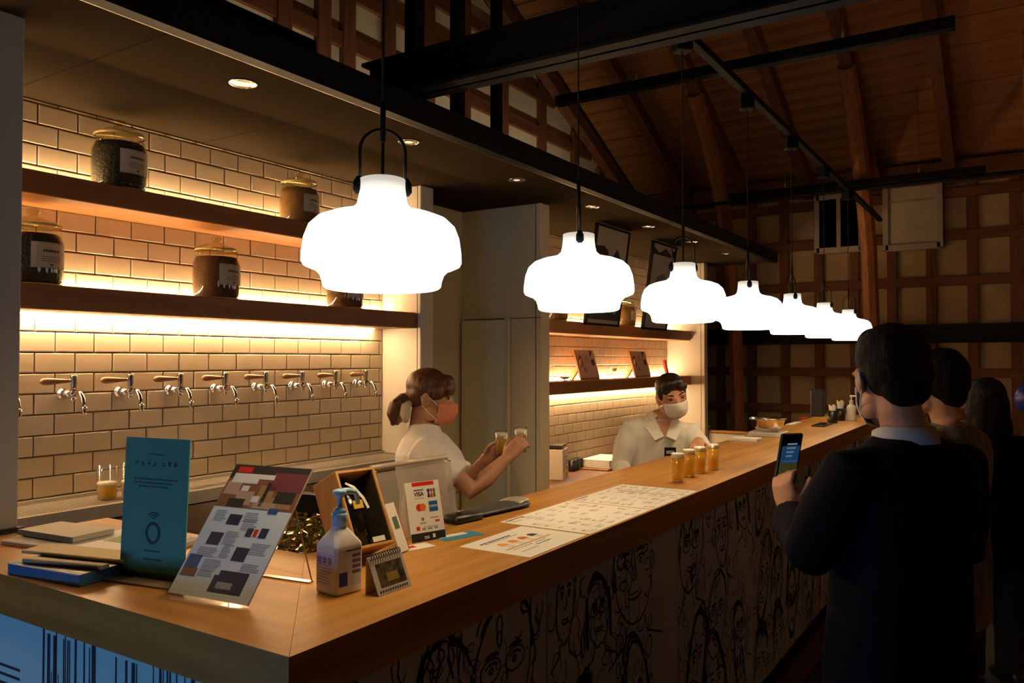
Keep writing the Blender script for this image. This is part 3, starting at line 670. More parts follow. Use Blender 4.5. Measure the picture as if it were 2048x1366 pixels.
p=gz(1200,938,.70); p.x=-2.92; tr2=thing('serving_tray','shallow wooden tray under the napkin stack','tray',p+Vector((-.0,.16,0)),R(4))
MB().bbox(-.13,.13,-.26,.26,0,.012,.003).build('tray_base',SHELF,tr2)
nk=thing('napkin_stack','stack of folded white napkins lying on the wooden tray','napkins',p+Vector((-.0,.16,.0121)),R(4))
for k in range(8): MB().bbox(-.12+random.uniform(-.006,.006),.12+random.uniform(-.006,.006),-.2,.2,.008*k,.008*k+.0072,.002).build('napkin',WHITE,nk)

# ================================================================= THINGS ON THE COUNTER
BEERM=mat('amber_beer_lit',(.92,.55,.03),.2)
def beer_shader(m):
    nt=m.node_tree; b=nt.nodes['Principled BSDF']; o=nt.nodes['Material Output']; mx=nt.nodes.new('ShaderNodeMixShader'); t=nt.nodes.new('ShaderNodeBsdfTransparent'); t.inputs[0].default_value=(1,.80,.20,1); mx.inputs[0].default_value=.5
    nt.links.new(b.outputs[0],mx.inputs[1]); nt.links.new(t.outputs[0],mx.inputs[2]); nt.links.new(mx.outputs[0],o.inputs[0])
beer_shader(BEERM)
def beer(label,loc,grp=None,beerh=.082,foam=.016,h=.112,handle=False,r0=.0225,r1=.0265):
    t=thing('beer_glass',label,'beer glass',loc,0,grp)
    rr=lambda z: r0+(r1-r0)*z/h
    MB().lathe([(r0*.9,0),(r0,.002),(rr(h),h),(rr(h)-.0012,h),(r0-.0015,.009),(.001,.009)],seg=24,cap=False).build('glass',GLASS,t,smooth=True)
    MB().lathe([(.001,.0),(r0*.88,.0),(r0*.95,.003),(r0*.9,.008),(.001,.008)],seg=20,cap=False).build('glass_base',glassmat('base_glass',(.9,.8,.6)),t,smooth=True)
    MB().lathe([(.001,.0095),(r0-.0018,.0095),(rr(beerh)-.0018,beerh),(.001,beerh)],seg=24,cap=False).build('beer',BEERM,t,smooth=True)
    if foam: MB().lathe([(.001,beerh),(rr(beerh)-.0016,beerh),(rr(beerh+foam)-.0014,beerh+foam*.85),(rr(beerh+foam)-.004,beerh+foam),(.001,beerh+foam*1.05)],seg=24,cap=False).build('foam',FOAM,t,smooth=True)
    if handle: MB().tube([(r1,0,.09),(r1+.02,0,.088),(r1+.03,0,.065),(r1+.02,0,.035),(r0,0,.03)],.004,seg=8,ref=(0,1,0)).build('handle',GLASS,t,smooth=True)
    return t
for px,py,n in((1356,964,'nearest the paper menus'),(1378,954,'second past the paper menus'),(1400,947,'third past the paper menus'),(1427,940,'last in the row past the menus')):
    beer('foamy beer in a small straight glass on bar, '+n,gz(px,py),'four beers poured on the bar',.093,.019)
# glass on the drip tray
for px,lab,bh in((214,'half full glass beer mug on the drip tray',.055),(262,'half full beer mug behind the teal card',.05)):
    r=ray(px,985); X=-2.93; p=Vector((X,X/r.x*r.y,1.0495)); beer(lab,p,None,bh,.010,.125,True,.034,.040)
# ---- menu sheets
def sheet(name,label,corner,w,l,cat='menu',ang=0,paper=WHITE):
    t=thing(name,label,cat,corner,ang); MB().box(-w/2,w/2,-l/2,l/2,0,.0008).build('paper',paper,t); return t
a0=gz(1061,1115.6); 
m1=sheet('menu_card','single paper menu with four beer glass pictures on bar',(-1.0105-.105,3.79*.477,TOP),.21,.297)
a=MB(); q=lambda pts,k=1: a.poly([(x,y,.0008+.0002*k) for x,y in pts])
cols=((.80,.30,.02),(.80,.24,.02),(.62,.08,.015),(.03,.018,.012))
mats_=[mat('beer_pic_%d'%i,c,.6) for i,c in enumerate(cols)]+[INK,mat('pic_board',(.55,.30,.10),.6),mat('pic_glass',(.66,.60,.46),.6)]
# text reads from the customer side (+x is the reader's bottom)
for i in range(4):
    y=-.075+.048*i; a=MB(); a.mi=i; q([(-.012,y-.017),(-.012,y+.017),(-.030,y+.014),(-.038,y),(-.030,y-.014)]); a.mi=6; q([(-.012,y-.014),(.012,y-.009),(.012,y+.009),(-.012,y+.014)]); a.build('beer_picture',mats_,m1)
a=MB(); a.mi=5;  q([(.014,-.12),(.014,.10),(.021,.10),(.021,-.12)])
a.mi=4
for x,y0,y1,w in((-.072,-.11,.02,.008),(-.060,-.10,.04,.003),(.030,-.11,-.03,.003),(.030,.0,.05,.003),(.044,-.02,.05,.005),(.058,-.11,-.04,.003)):
    y=y0
    while y<y1: l=random.uniform(.006,.014); q([(x,y),(x+w,y),(x+w,y+l),(x,y+l)]); y+=l+.003
a.build('print',mats_,m1)['kind']='stuff'
def menu(label,yc,seed,red):
    t=sheet('menu_sheet',label,(-1.006-.15,yc,TOP+.0),.297,.42); random.seed(seed); a=MB(); q=lambda pts,k=1: a.poly([(x,y,.0008+.0002*k) for x,y in pts])
    for cx in (-.125,-.085,-.045,-.005,.035,.075,.115):
        for cy in (-.19,-.12,-.05,.02,.09,.15):
            if random.random()<.15: continue
            for k in range(random.randint(2,5)):
                a.mi=0 if random.random()<.35 else 1; l=random.uniform(.015,.05); x=cx+.006*k; w=.0022 if a.mi else .003; q([(x,cy),(x+w,cy),(x+w,cy+l),(x,cy+l)])
            if random.random()<.3: a.mi=2; q([(cx-.006,cy),(cx-.002,cy),(cx-.002,cy+.02),(cx-.006,cy+.02)])
    a.mi=0; q([(-.14,-.2),(-.132,-.2),(-.132,-.1),(-.14,-.1)]); q([(.05,.17),(.075,.17),(.075,.178),(.05,.178)]); 
    a.mi=2
    if red: q([(-.10,.065),(.12,.065),(.12,.073),(-.10,.073)],2)
    prn=a.build('print',[GREYINK,mat('faint_ink',(.42,.38,.36),.7),mat('red_ink',(.42,.08,.04),.7)],t); prn['kind']='stuff'
menu('large printed menu sheet lying next to single menu card',4.57*.477,3,False)
menu('large printed menu sheet with red stripe lying nearest the beers',5.47*.477,5,True)
random.seed(11)
# ---- teal upright card in an acrylic foot
p=Vector((-1.692,1.039,TOP)); t=thing('teal_card_stand','tall teal card standing in a clear acrylic foot','sign',p+Vector((.0,-.005,0)),R(10))
M=Matrix.Rotation(R(-3),4,'X')
MB().box(0,.185,0,.003,.014,.305,M=M).build('card',mat('teal_card',(.07,.34,.27),.55),t)
MB().bbox(-.02,.20,-.045,-.006,.0,.005,.0015).bbox(-.02,.20,.010,.05,.0,.005,.0015).build('acrylic_foot',mat('acrylic_edge',(.35,.26,.16),.15),t)
MB().box(.0,.185,-.006,.010,.0,.016).build('slot',BLACKP,t)
a=MB(); dk=mat('teal_dark_print',(.006,.035,.05),.6); bl=mat('teal_blue_print',(.004,.04,.11),.6)
q=lambda x0,x1,z0,z1: a.quad(M@Vector((x0,-.0004,z0)),M@Vector((x1,-.0004,z0)),M@Vector((x1,-.0004,z1)),M@Vector((x0,-.0004,z1)))
for i,x in enumerate((.030,.047,.064,.081,.108,.125,.142)):      # heading glyphs, too blurred to read
    for k in range(random.randint(2,4)): y0=random.uniform(0,.010); l0=random.uniform(0,.005); q(x+l0,x+l0+random.uniform(.005,.009),.244+y0,.2458+y0)
    for k in range(random.randint(1,3)): x0=random.uniform(0,.010); z0=random.uniform(0,.005); q(x+x0,x+x0+.0018,.244+z0,.244+z0+random.uniform(.005,.010))
for z,x0,x1 in((.268,.07,.115),(.214,.03,.15),(.206,.03,.14),(.198,.045,.13),(.060,.07,.112),(.042,.068,.115)):
    x=x0
    while x<x1: l=random.uniform(.003,.007); q(x,x+l,z,z+.003); x+=l+.0018
a.mi=1
def ringz(cx,cz,rx,rz,w,a0=0,a1=360,n=24):
    for i in range(n):
        u0,u1=R(a0+(a1-a0)*i/n),R(a0+(a1-a0)*(i+1)/n)
        f=lambda r_,u: M@Vector((cx+(rx+r_)*math.cos(u),-.0006,cz+(rz+r_)*math.sin(u)))
        a.quad(f(-w/2,u0),f(-w/2,u1),f(w/2,u1),f(w/2,u0))
ringz(.092,.100,.018,.021,.006)
for r_ in(.006,.013,.020): ringz(.092,.128,r_,r_*.8,.003,40,140,8)
a.build('card_print',[dk,bl],t)['kind']='stuff'
# ---- flyer on an acrylic easel
BL=Vector((-1.472,1.001,TOP)); BR=Vector((-1.275,1.030,TOP)); ang=math.atan2(BR.y-BL.y,BR.x-BL.x)
t=thing('flyer_stand','colour flyer leaning in a clear acrylic easel on counter corner','flyer',BL,ang)
tl=R(39); M=Matrix.Rotation(-tl,4,'X'); W_,H_=.21,.31
MB().box(-.002,W_+.002,.0005,.003,.004,H_+.003,M=M).build('acrylic_back',GLASS,t); MB().tube([(W_+.002,-.0,.004),M@Vector((W_+.002,0,H_))],.0014,seg=5).build('acrylic_edge',mat('acrylic_edge',(.35,.26,.16),.15),t)
lp=MB(); lp.box(-.002,W_+.002,-.02,-.018,.0,.022).box(-.002,W_+.002,-.02,.004,.0,.0025); lp.build('acrylic_lip',GLASS,t)
lg=MB(); tp_=M@Vector((W_*.5,.003,H_*.72))
for x in (.0,W_): lg.tube([M@Vector((x,.003,H_*.70)),(x,.25*.7+.02,.003)],.0016,seg=5)
lg.box(0,W_,.185,.20,0,.003); lg.build('acrylic_leg',mat('acrylic_edge2',(.30,.20,.10),.1),t)
MB().box(0,W_,-.0008,.0,.006,H_,M=M).build('flyer',mat('flyer_paper',(.62,.72,.80),.5),t)
a=MB(); q=lambda x0,x1,z0,z1,k=0: a.quad(*[M@Vector((x,-.0010-.0002*k,z)) for x,z in((x0,z0),(x1,z0),(x1,z1),(x0,z1))])
pm=[mat('f_dark',(.03,.025,.025),.5),mat('f_brown',(.22,.09,.045),.5),mat('f_white',(.72,.70,.68),.5),mat('f_red',(.65,.02,.012),.5),mat('f_blue',(.02,.09,.26),.5),mat('f_pink',(.45,.30,.24),.5),mat('f_navy',(.02,.03,.08),.5),mat('f_grey',(.30,.36,.42),.5),mat('f_tan',(.36,.20,.09),.5),mat('f_plum',(.16,.04,.05),.5)]
q(0,W_,.205,H_); a.mi=1; q(.0,W_,.205,.275,1); a.mi=9; q(.12,W_,.25,.295,2); a.mi=8; q(.09,.2,.21,.235,2); q(.10,.14,.235,.262,2); a.mi=5; q(.005,.045,.235,.268,2); q(.045,.09,.212,.245,2); q(.1,.16,.206,.222,3); a.mi=0; q(.03,.075,.206,.226,3); q(.115,.125,.212,.27,3); q(.15,.2,.222,.25,3); a.mi=2; q(.012,.125,.276,.288,3); q(.012,.085,.264,.276,3); q(.05,.07,.245,.258,3); q(.09,.11,.22,.235,4); a.mi=3; q(.015,.055,.290,.304,3); a.mi=4; q(.15,.175,.198,.210,4)
a.mi=6
for x0,z0,w,h in((.055,.165,.035,.024),(.03,.117,.035,.028),(.115,.088,.035,.03),(.12,.142,.016,.02),(.15,.19,.0,.0),(.155,.142,.02,.022)): q(x0,x0+w,z0,z0+h,1)
a.mi=3; q(.140,.150,.144,.160,2); a.mi=4; q(.005,.04,.062,.092,1); a.mi=1; q(.005,.045,.045,.063,1); a.mi=6; q(.095,.18,.020,.055,1); q(.105,.18,.055,.066,1); a.mi=7; q(.11,.15,.028,.042,2)
for (x0,x1,zt,n) in((.015,.05,.196,6),(.095,.14,.196,5),(.10,.14,.18,6),(.07,.11,.15,7),(.02,.07,.11,5),(.08,.11,.12,7),(.15,.2,.13,6),(.05,.1,.085,6),(.15,.2,.085,4),(.05,.09,.06,3)):
    for k in range(n): q(x0,x1-random.uniform(0,.012),zt-.0045*k-.0018,zt-.0045*k,1)
a.build('print',pm,t)['kind']='stuff'
# ---- hand sanitiser with blue pump
WHP=mat('milky_plastic',(.82,.79,.76),.35); BLP=mat('pale_blue_plastic',(.30,.55,.78),.35)
def pump_bottle(label,loc,rot,big=True,grp=None):
    t=thing('sanitizer_bottle',label,'bottle',loc,rot,grp)
    if big:
        def ring(w,z,c): return [(w-c,-w,z),(w,-w+c,z),(w,w-c,z),(w-c,w,z),(-w+c,w,z),(-w,w-c,z),(-w,-w+c,z),(-w+c,-w,z)]
        prof=[(.032,.0,.005),(.035,.004,.006),(.035,.094,.006),(.034,.100,.007),(.022,.120,.009),(.014,.130,.006),(.013,.138,.0055)]
        b=MB(); vs=[]; 
        for w,z,c in prof: vs+=ring(w,z,c)
        n=len(prof); b.add(vs,[tuple(range(7,-1,-1)),tuple(range((n-1)*8,n*8))]+[(k*8+i,k*8+(i+1)%8,(k+1)*8+(i+1)%8,(k+1)*8+i) for k in range(n-1) for i in range(8)])
        b.build('bottle_body',WHP,t,auto=28); z0=.138; pc=BLP
        MB().lathe([(.0165,z0-.004),(.0165,z0+.018),(.015,z0+.022)],seg=20).build('cap',pc,t,smooth=True)
        MB().lathe([(.014,z0+.0225),(.012,z0+.03),(.005,z0+.034),(.0055,z0+.05),(.010,z0+.058),(.014,z0+.062),(.014,z0+.068),(.006,z0+.071)],seg=18).build('pump',pc,t,smooth=True)
        MB().tube([(0,0,z0+.065),(.0,.025,z0+.064),(.0,.040,z0+.060),(.0,.045,z0+.052),(.0,.048,z0+.034)],[(.008,.008),(.007,.007),(.006,.006),(.0055,.0055),(.005,.005)],seg=10,ref=(1,0,0)).build('spout',pc,t,smooth=True)
        # printed labels on the two visible faces
        a=MB(); a.quad((-.029,-.0353,.016),(.029,-.0353,.016),(.029,-.0353,.082),(-.029,-.0353,.082)); a.quad((.0353,-.029,.016),(.0353,.029,.016),(.0353,.029,.090),(.0353,-.029,.090))
        l=a.build('label',mat('label_lilac',(.62,.62,.82),.5),t)
        a=MB(); fq=lambda x0,x1,z0_,z1: a.quad((x0,-.0356,z0_),(x1,-.0356,z0_),(x1,-.0356,z1),(x0,-.0356,z1)); sq=lambda y0,y1,z0_,z1: a.quad((.0356,y0,z0_),(.0356,y1,z0_),(.0356,y1,z1),(.0356,y0,z1))
        for k in range(9): fq(-.026,.018+random.uniform(-.01,.006),.022+.006*k,.0238+.006*k)
        for k in range(3): fq(-.025+.018*k,-.013+.018*k,.062,.076)
        a.mi=1; sq(-.01,.029,.086,.0895)
        for k in range(4): sq(.006+.0*k,.027,.040+.011*k,.047+.011*k)
        a.mi=2; sq(-.027,-.006,.018,.046)
        a.build('label_print',[mat('lilac_ink',(.28,.26,.48),.6),mat('purple_ink',(.16,.10,.22),.6),mat('royal_blue_ink',(.02,.02,.30),.6)],l)
    else:
        MB().lathe([(.034,0),(.036,.004),(.036,.10),(.032,.112),(.014,.128),(.013,.14)],seg=24).build('bottle_body',WHP,t,smooth=True)
        MB().lathe([(.015,.138),(.015,.155),(.005,.158),(.005,.180),(.012,.185),(.012,.195),(.004,.198)],seg=16).build('pump',WHITE,t,smooth=True)
        MB().tube([(0,0,.19),(.02,.0,.191),(.042,.0,.188),(.048,.0,.178),(.05,0,.165)],.006,seg=8,ref=(0,1,0)).build('spout',WHITE,t,smooth=True)
    return t
pump_bottle('square hand sanitizer bottle with pale blue pump',Vector((-1.200,1.212,TOP)),R(-8))
# ---- tilted wooden box
t=thing('wooden_display_box','open wooden box leaning back with a black bottle inside','box',(-1.365,1.424,TOP),R(-9)); tl=R(-26); M=Matrix.Translation((0,0,.0))@Matrix.Rotation(tl,4,'Y')
D,W,Hh,e=.10,.115,.19,.007
def mbx(x0,x1,y0,y1,z0,z1): return MB().bbox(x0,x1,y0,y1,z0,z1,.001,M=M)
ow=wood('pale_box_wood',(.40,.20,.065),(.56,.30,.10),'z',.55,3)
mbx(-.0,e,-W/2,W/2,0,Hh).build('back_board',ow,t); mbx(e,D,-W/2,-W/2+e,0,Hh).build('side_board',ow,t); mbx(e,D,W/2-e,W/2,0,Hh).build('side_board',ow,t); mbx(e,D,-W/2+e,W/2-e,0,e).build('bottom_board',ow,t); mbx(e,D,-W/2+e,W/2-e,Hh-e,Hh).build('top_board',ow,t)
dk_=mat('dark_inner_sheet',(.035,.026,.014),.6); MB().box(e,e+.002,-W/2+e,W/2-e,e,Hh-e,M=M).build('inner_sheet',dk_,t); MB().box(e,D-.004,W/2-e-.002,W/2-e,e,Hh-e,M=M).build('inner_sheet',dk_,t); MB().box(e,D-.004,-W/2+e,-W/2+e+.002,e,Hh-e,M=M).build('inner_sheet',dk_,t)  # thin dark sheets over the inside of back and side boards
MB().lathe([(.03,e),(.031,e+.10),(.026,e+.12),(.012,e+.14),(.011,e+.17)],(.05,-.008,0),seg=20,M=M).build('bottle',mat('black_glass_bottle',(.006,.006,.007),.12),t,smooth=True)
MB().tube([(.078,-.022,.165),(.084,-.005,.15),(.086,.012,.12),(.084,.02,.095)],[(.004,.0008)]*4,seg=6,ref=(0,1,0),M=M).build('ribbon',WHITE,t); MB().box(.081,.084,-.02,.008,.098,.118,M=M).build('tag',mat('yellow_tag',(.62,.40,.05),.5),t); MB().box(.085,.088,.005,.04,.012,.024,M=M).build('tag',WHITE,t)
MB().prism([(-.075,-.03,0),(-.070,-.03,0),(-.035,-.03,.085),(-.040,-.03,.085)],(0,.06,0)).build('rear_prop',ow,t)
# ---- folded white leaflet behind the box, small spiral calendar
t=thing('folded_leaflet','folded white leaflet with red edge beside wooden box','leaflet',(-1.335,1.515,TOP),R(8)); M=Matrix.Translation((.035,0,0))@Matrix.Rotation(R(-22),4,'Y')@Matrix.Translation((-.036,0,0))
MB().box(.04,.042,-.005,.035,.002,.125,M=M).build('leaf',WHITE,t); MB().box(.036,.038,.0,.045,.002,.12,M=M).build('leaf',mat('red_leaf',(.42,.03,.03),.6),t); MB().box(.0425,.0428,.006,.026,.06,.09,M=M).build('print',mat('green_print',(.06,.14,.06),.6),t)
t=thing('desk_calendar','small spiral bound desk calendar with dark photo','calendar',(-1.135,1.275,TOP),R(-1)); M=Matrix.Translation((.034,0,0))@Matrix.Rotation(R(-24),4,'Y')@Matrix.Translation((-.034,0,0))
MB().box(.034,.036,-.052,.048,.0,.080,M=M).build('page',mat('calendar_page',(.55,.52,.50),.6),t); MB().prism([(.0,-.052,0),(-.002,-.052,.0),(-.0,-.052,.073),(.003,-.052,.073)],(0,.1,0)).build('back_flap',WHITE,t)
MB().box(.0362,.0364,-.038,.040,.014,.062,M=M).build('photo',mat('calendar_photo',(.07,.05,.03),.5,var=.9,vscale=(60,60,60)),t); MB().box(.0365,.0367,-.015,.02,.022,.040,M=M).build('photo_detail',mat('calendar_gold',(.30,.20,.03),.5),t)
tm=MB().tube([M@Vector((.036+.006*math.cos(R(a_)),0,.078+.006*math.sin(R(a_)))) for a_ in range(0,361,45)],.0011,seg=5,ref=(0,1,0)).mesh('spiral_ring',INK)
for k in range(13): o=bpy.data.objects.new('spiral_ring',tm); C.objects.link(o); o.parent=t; o.location=(0,-.046+.0072*k,0)
a=MB()
for k in range(12): y=-.045+.0072*k; a.quad(*[M@Vector((.0365,yy,zz)) for yy,zz in((y,.004),(y+.004,.004),(y+.004,.009),(y,.009))])
a.build('date_print',INK,t)
# ---- clear acrylic brochure holder
t=thing('acrylic_holder','frosted acrylic brochure holder behind the card logo sign','holder',(-1.462,1.775,TOP),R(-3)); FR=mat('frosted_acrylic',(.45,.40,.34),.35)
def frost(m):
    nt=m.node_tree; b=nt.nodes['Principled BSDF']; o=nt.nodes['Material Output']; mx=nt.nodes.new('ShaderNodeMixShader'); tt=nt.nodes.new('ShaderNodeBsdfTransparent'); mx.inputs[0].default_value=.62
    nt.links.new(b.outputs[0],mx.inputs[1]); nt.links.new(tt.outputs[0],mx.inputs[2]); nt.links.new(mx.outputs[0],o.inputs[0])
frost(FR); M=Matrix.Rotation(R(-9),4,'Y')
MB().box(.0,.003,-.155,.155,.0,.185,M=M).build('acrylic_sheet',FR,t); MB().box(.024,.027,-.155,.155,.0,.17,M=M).build('acrylic_sheet',FR,t)
MB().tube([M@Vector((.013,-.158,.186)),M@Vector((.013,.158,.186))],.007,seg=10).build('rolled_edge',mat('acrylic_roll',(.55,.46,.36),.15),t,smooth=True)
for s in(-1,1): MB().tube([M@Vector((0,s*.155,.186)),M@Vector((.026,s*.155,.172))],.004,seg=8).build('side_rim',mat('acrylic_roll',(.55,.46,.36),.15),t,smooth=True)
MB().box(-.02,.03,-.15,.15,0,.004).build('foot',FR,t)
# ---- card-brand tent sign
l_,r_=gz(824,1087),gz(892,1075); ang=math.atan2(r_.y-l_.y,r_.x-l_.x)-PI/2
t=thing('payment_sign','white tent sign with payment card logos and black base band','sign',(l_+r_)/2,ang); M=Matrix.Rotation(R(-14),4,'Y'); w=(r_-l_).length
MB().box(-.0012,.0,-w/2,w/2,.0,.155,M=M).build('front_leaf',WHITE,t); MB().prism([(-.062,-w/2,0),(-.0608,-w/2,0),(-.0378,-w/2,.1505),(-.039,-w/2,.1505)],(0,w,0)).build('back_leaf',WHITE,t)
pm=[mat('logo_red',(.62,.018,.012),.5),INK,mat('logo_gold',(.62,.42,.10),.5),mat('logo_orange',(.75,.16,.015),.5),mat('logo_blue',(.015,.10,.34),.5),mat('logo_green',(.05,.22,.05),.5),mat('logo_paleblue',(.25,.42,.60),.5),GREYINK,mat('logo_navy',(.02,.025,.10),.5),WHITE]
a=MB(); q=lambda y0,y1,z0,z1,k=0: a.quad(*[M@Vector((.0004+.0002*k,y*w,z)) for y,z in((y0,z0),(y1,z0),(y1,z1),(y0,z1))])
def disc(y,z,r,k=1): a.poly([M@Vector((.0004+.0002*k,y*w+r*math.cos(2*PI*i/16),z+r*math.sin(2*PI*i/16))) for i in range(16)])
a.mi=0; q(-.30,.34,.144,.154); a.mi=1; q(-.5,.5,.0,.022); q(-.27,.02,.132,.1345); a.mi=2; q(-.27,.02,.111,.113); a.mi=0; disc(-.17,.088,.0095); a.mi=3; disc(-.06,.088,.0095,2)
for i,mi in enumerate((8,0,5)):
    a.mi=mi
    q(.12+.085*i,.19+.085*i,.111,.1185); q(.12+.085*i,.19+.085*i,.1265,.134); q(.135+.085*i,.185+.085*i,.1185,.1265)
a.mi=4; q(.12,.38,.074,.101); a.mi=6; q(.13,.37,.085,.091,1); a.mi=7; q(-.20,-.02,.046,.048); q(.12,.36,.057,.059); q(-.10,.30,.036,.037); q(-.14,-.07,.053,.061)
a.mi=0; q(.25,.38,.046,.051); q(-.32,-.22,.029,.039)
a.mi=7
for k,y in enumerate((-.16,-.10,.02,.08,.20,.26)): q(y,y+.045,.029,.0335)
a.mi=9; q(-.12,.02,.006,.008,1); q(-.12,.02,.010,.012,1); q(.12,.2,.006,.016,1)
a.build('logo_print',pm,t)['kind']='stuff'
text(t,'brand_text','VISA',.0155,M@Vector((.0008,-.13*w,.1225)),mat('logo_navy',(.02,.025,.10),.5),(R(90),0,R(90)),bold=.0003).rotation_euler=(M.to_3x3()@Euler((R(90),0,R(90))).to_matrix()).to_euler()
text(t,'brand_text','JCB',.008,M@Vector((.0010,.245*w,.1225)),WHITE).rotation_euler=(M.to_3x3()@Euler((R(90),0,R(90))).to_matrix()).to_euler()
# ---- flat cards, reader, coin tray
t=sheet('blue_card','flat blue and white card beside the payment sign',gz(918,1072)+Vector((0,0,0)),.06,.13,'card',ang,mat('blue_card_paper',(.04,.24,.42),.5)); MB().quad((-.028,-.06,.0012),(-.004,-.06,.0012),(-.004,.035,.0012),(-.028,.035,.0012)).build('print',WHITE,t)
t=sheet('white_slip','small white slip with red print under the payment sign',gz(832,1094)+Vector((0,0,0)),.05,.09,'slip',ang); MB().quad((-.015,-.03,.0012),(.005,-.03,.0012),(.005,.0,.0012),(-.015,.0,.0012)).build('print',mat('logo_red',(.62,.018,.012),.5),t)
t=thing('card_reader','small black card reader beside the coin tray','card reader',gz(925,1042),R(-8)); MB().bbox(-.035,.035,-.06,.06,0,.022,.007).build('case',BLACKP,t,auto=60); MB().bbox(-.028,.0,-.05,.0,.022,.0235,.0005).build('screen',mat('reader_screen',(.01,.012,.014),.08),t)
t=thing('coin_tray','grey coin tray with silver rounded end on the bar','tray',gz(997,1020),R(-6))
MB().tube([(0,-.15,.010),(0,-.14,.010),(0,.06,.011),(0,.10,.012),(0,.125,.010)],[(.003,.03),(.008,.05),(.010,.055),(.010,.052),(.004,.03)],seg=18,ref=(0,0,1)).build('tray_body',mat('dark_grey_tray',(.06,.06,.06),.4),t,smooth=True)
MB().tube([(-.002,.055,.016),(-.002,.09,.021),(-.002,.12,.020),(-.002,.138,.013)],[(.004,.045),(.006,.042),(.006,.035),(.003,.015)],seg=16,ref=(0,0,1)).build('silver_end',STEEL,t,smooth=True)
# ---- black framed monitor; crumpled foil stands in for its tap reflections
t=thing('framed_monitor','black framed rack behind counter, crumpled foil standing in for its reflections','monitor',(-1.73,1.60,0),R(8))
MB().bbox(-.17,.17,-.15,.15,0,.98,.006).build('stand',mat('dark_carcass',(.05,.045,.04),.8),t)
f=MB(); f.box(-.17,-.13,-.02,.02,.98,1.20).box(.13,.17,-.02,.02,.98,1.20).box(-.13,.13,-.02,.02,1.15,1.20); f.build('frame',BLACK,t)
g=MB(); n=22
for j in range(n+1):
    for i in range(n+1): g.v.append((-.13+.26*i/n,random.uniform(-.018,.012),.98+.17*j/n))
for j in range(n):
    for i in range(n): g.f.append([j*(n+1)+i,j*(n+1)+i+1,(j+1)*(n+1)+i+1,(j+1)*(n+1)+i]); g.m.append(0)
g.build('reflection_foil',mat('foil',(.75,.66,.45),.18,1),t)
# ---- papers, wooden boxes, blue tray at the left end
def flat(name,label,cat,loc,ang,size,m,parts=()):
    t=thing(name,label,cat,loc,R(ang)); w,l,h=size; MB().bbox(-w/2,w/2,-l/2,l/2,0,h,min(.002,h/3)).build('body',m,t)
    for n_,x0,x1,y0,y1,z0,z1,mm in parts: MB().box(x0,x1,y0,y1,z0,z1).build(n_,mm,t)
    return t
flat('paper_stack','stack of pale paper sheets on the short counter leg','papers',(-2.02,1.19,TOP),8,(.46,.24,.012),mat('grey_paper',(.45,.43,.42),.7),(('leaflet',-.05,.20,-.10,.10,.012,.014,WHITE),('leaf_print',.02,.16,-.02,.05,.014,.0145,mat('print_green',(.12,.20,.06),.6)),('leaf_print',.09,.18,.0,.04,.0145,.015,mat('print_orange',(.6,.20,.04),.6)),('leaf_print',.15,.19,.02,.06,.015,.0155,mat('print_rose',(.55,.28,.20),.6))))
flat('folded_newspaper','pale folded paper with blue grey edge beside grey post','paper',(-2.14,1.16,TOP+.0157),6,(.22,.12,.014),mat('cream_paper',(.55,.50,.42),.7),(('spine',-.11,.11,-.062,-.058,.0,.014,mat('slate',(.12,.14,.20),.6)),))
flat('blue_tray','blue plastic tray under pale wooden pieces on the counter','tray',(-1.80,.985,TOP),7,(.24,.13,.026),mat('blue_plastic',(.05,.17,.36),.4),(('inside',-.10,.12,-.055,.06,.026,.0265,BLACKP),))
flat('wooden_slat','pale wooden ruler lying across the blue tray front','slat',(-1.775,.960,TOP+.0267),16,(.22,.022,.010),mat('pale_slat',(.52,.38,.20),.6))  # pale wooden slat resting on the tray
flat('wooden_board','pale wooden board lying behind the ruler on blue tray','board',(-1.835,1.036,TOP+.027),14,(.30,.075,.008),mat('pale_slat2',(.50,.38,.17),.6))
# ---- far end of the bar
flat('napkin_pack','white paper pack with red dots on the bar','pack',gz(1507,884)+Vector((-.06,.05,0)),0,(.16,.12,.018),WHITE,(('print',.0805,.081,-.03,-.02,.004,.012,mat('red_ink',(.42,.08,.04),.7)),))
bp=flat('paper_pack','pair of flat white packs under the steel bowl','pack',gz(1536,874)+Vector((-.02,.07,0)),3,(.22,.16,.012),WHITE,(('upper_pack',-.10,.11,-.07,.08,.013,.028,WHITE),))
q_=gz(1536,874)+Vector((-.02,.07,.028)); t=thing('steel_bowl','shiny steel bowl standing on white packs','bowl',q_)
MB().lathe([(.05,0),(.06,.002),(.09,.035),(.105,.075),(.112,.082),(.104,.079),(.086,.036),(.055,.006),(.001,.005)],seg=32,cap=False).build('bowl',CHROME,t,smooth=True)
MB().lathe([(.1125,.081),(.1145,.083),(.1125,.085),(.1105,.083)],seg=32,cap=False).build('rim',CHROME,t,smooth=True)
flat('white_card','thin white card lying past the steel bowl','card',gz(1588,847),0,(.05,.30,.004),WHITE)
flat('red_clip','small red clip lying near the speaker','clip',gz(1606,838),10,(.05,.09,.012),mat('red_paper',(.62,.012,.012),.5))
t=thing('black_speaker','upright black box speaker at the end of bar','speaker',gz(1634,833)+Vector((-.0,.03,0)),R(4)); MB().bbox(-.05,.05,-.05,.05,0,.225,.006).build('cabinet',BLACKP,t); MB().bbox(.046,.052,-.04,.04,.02,.20,.002).build('grille',mat('grille',(.02,.02,.02),.9),t)
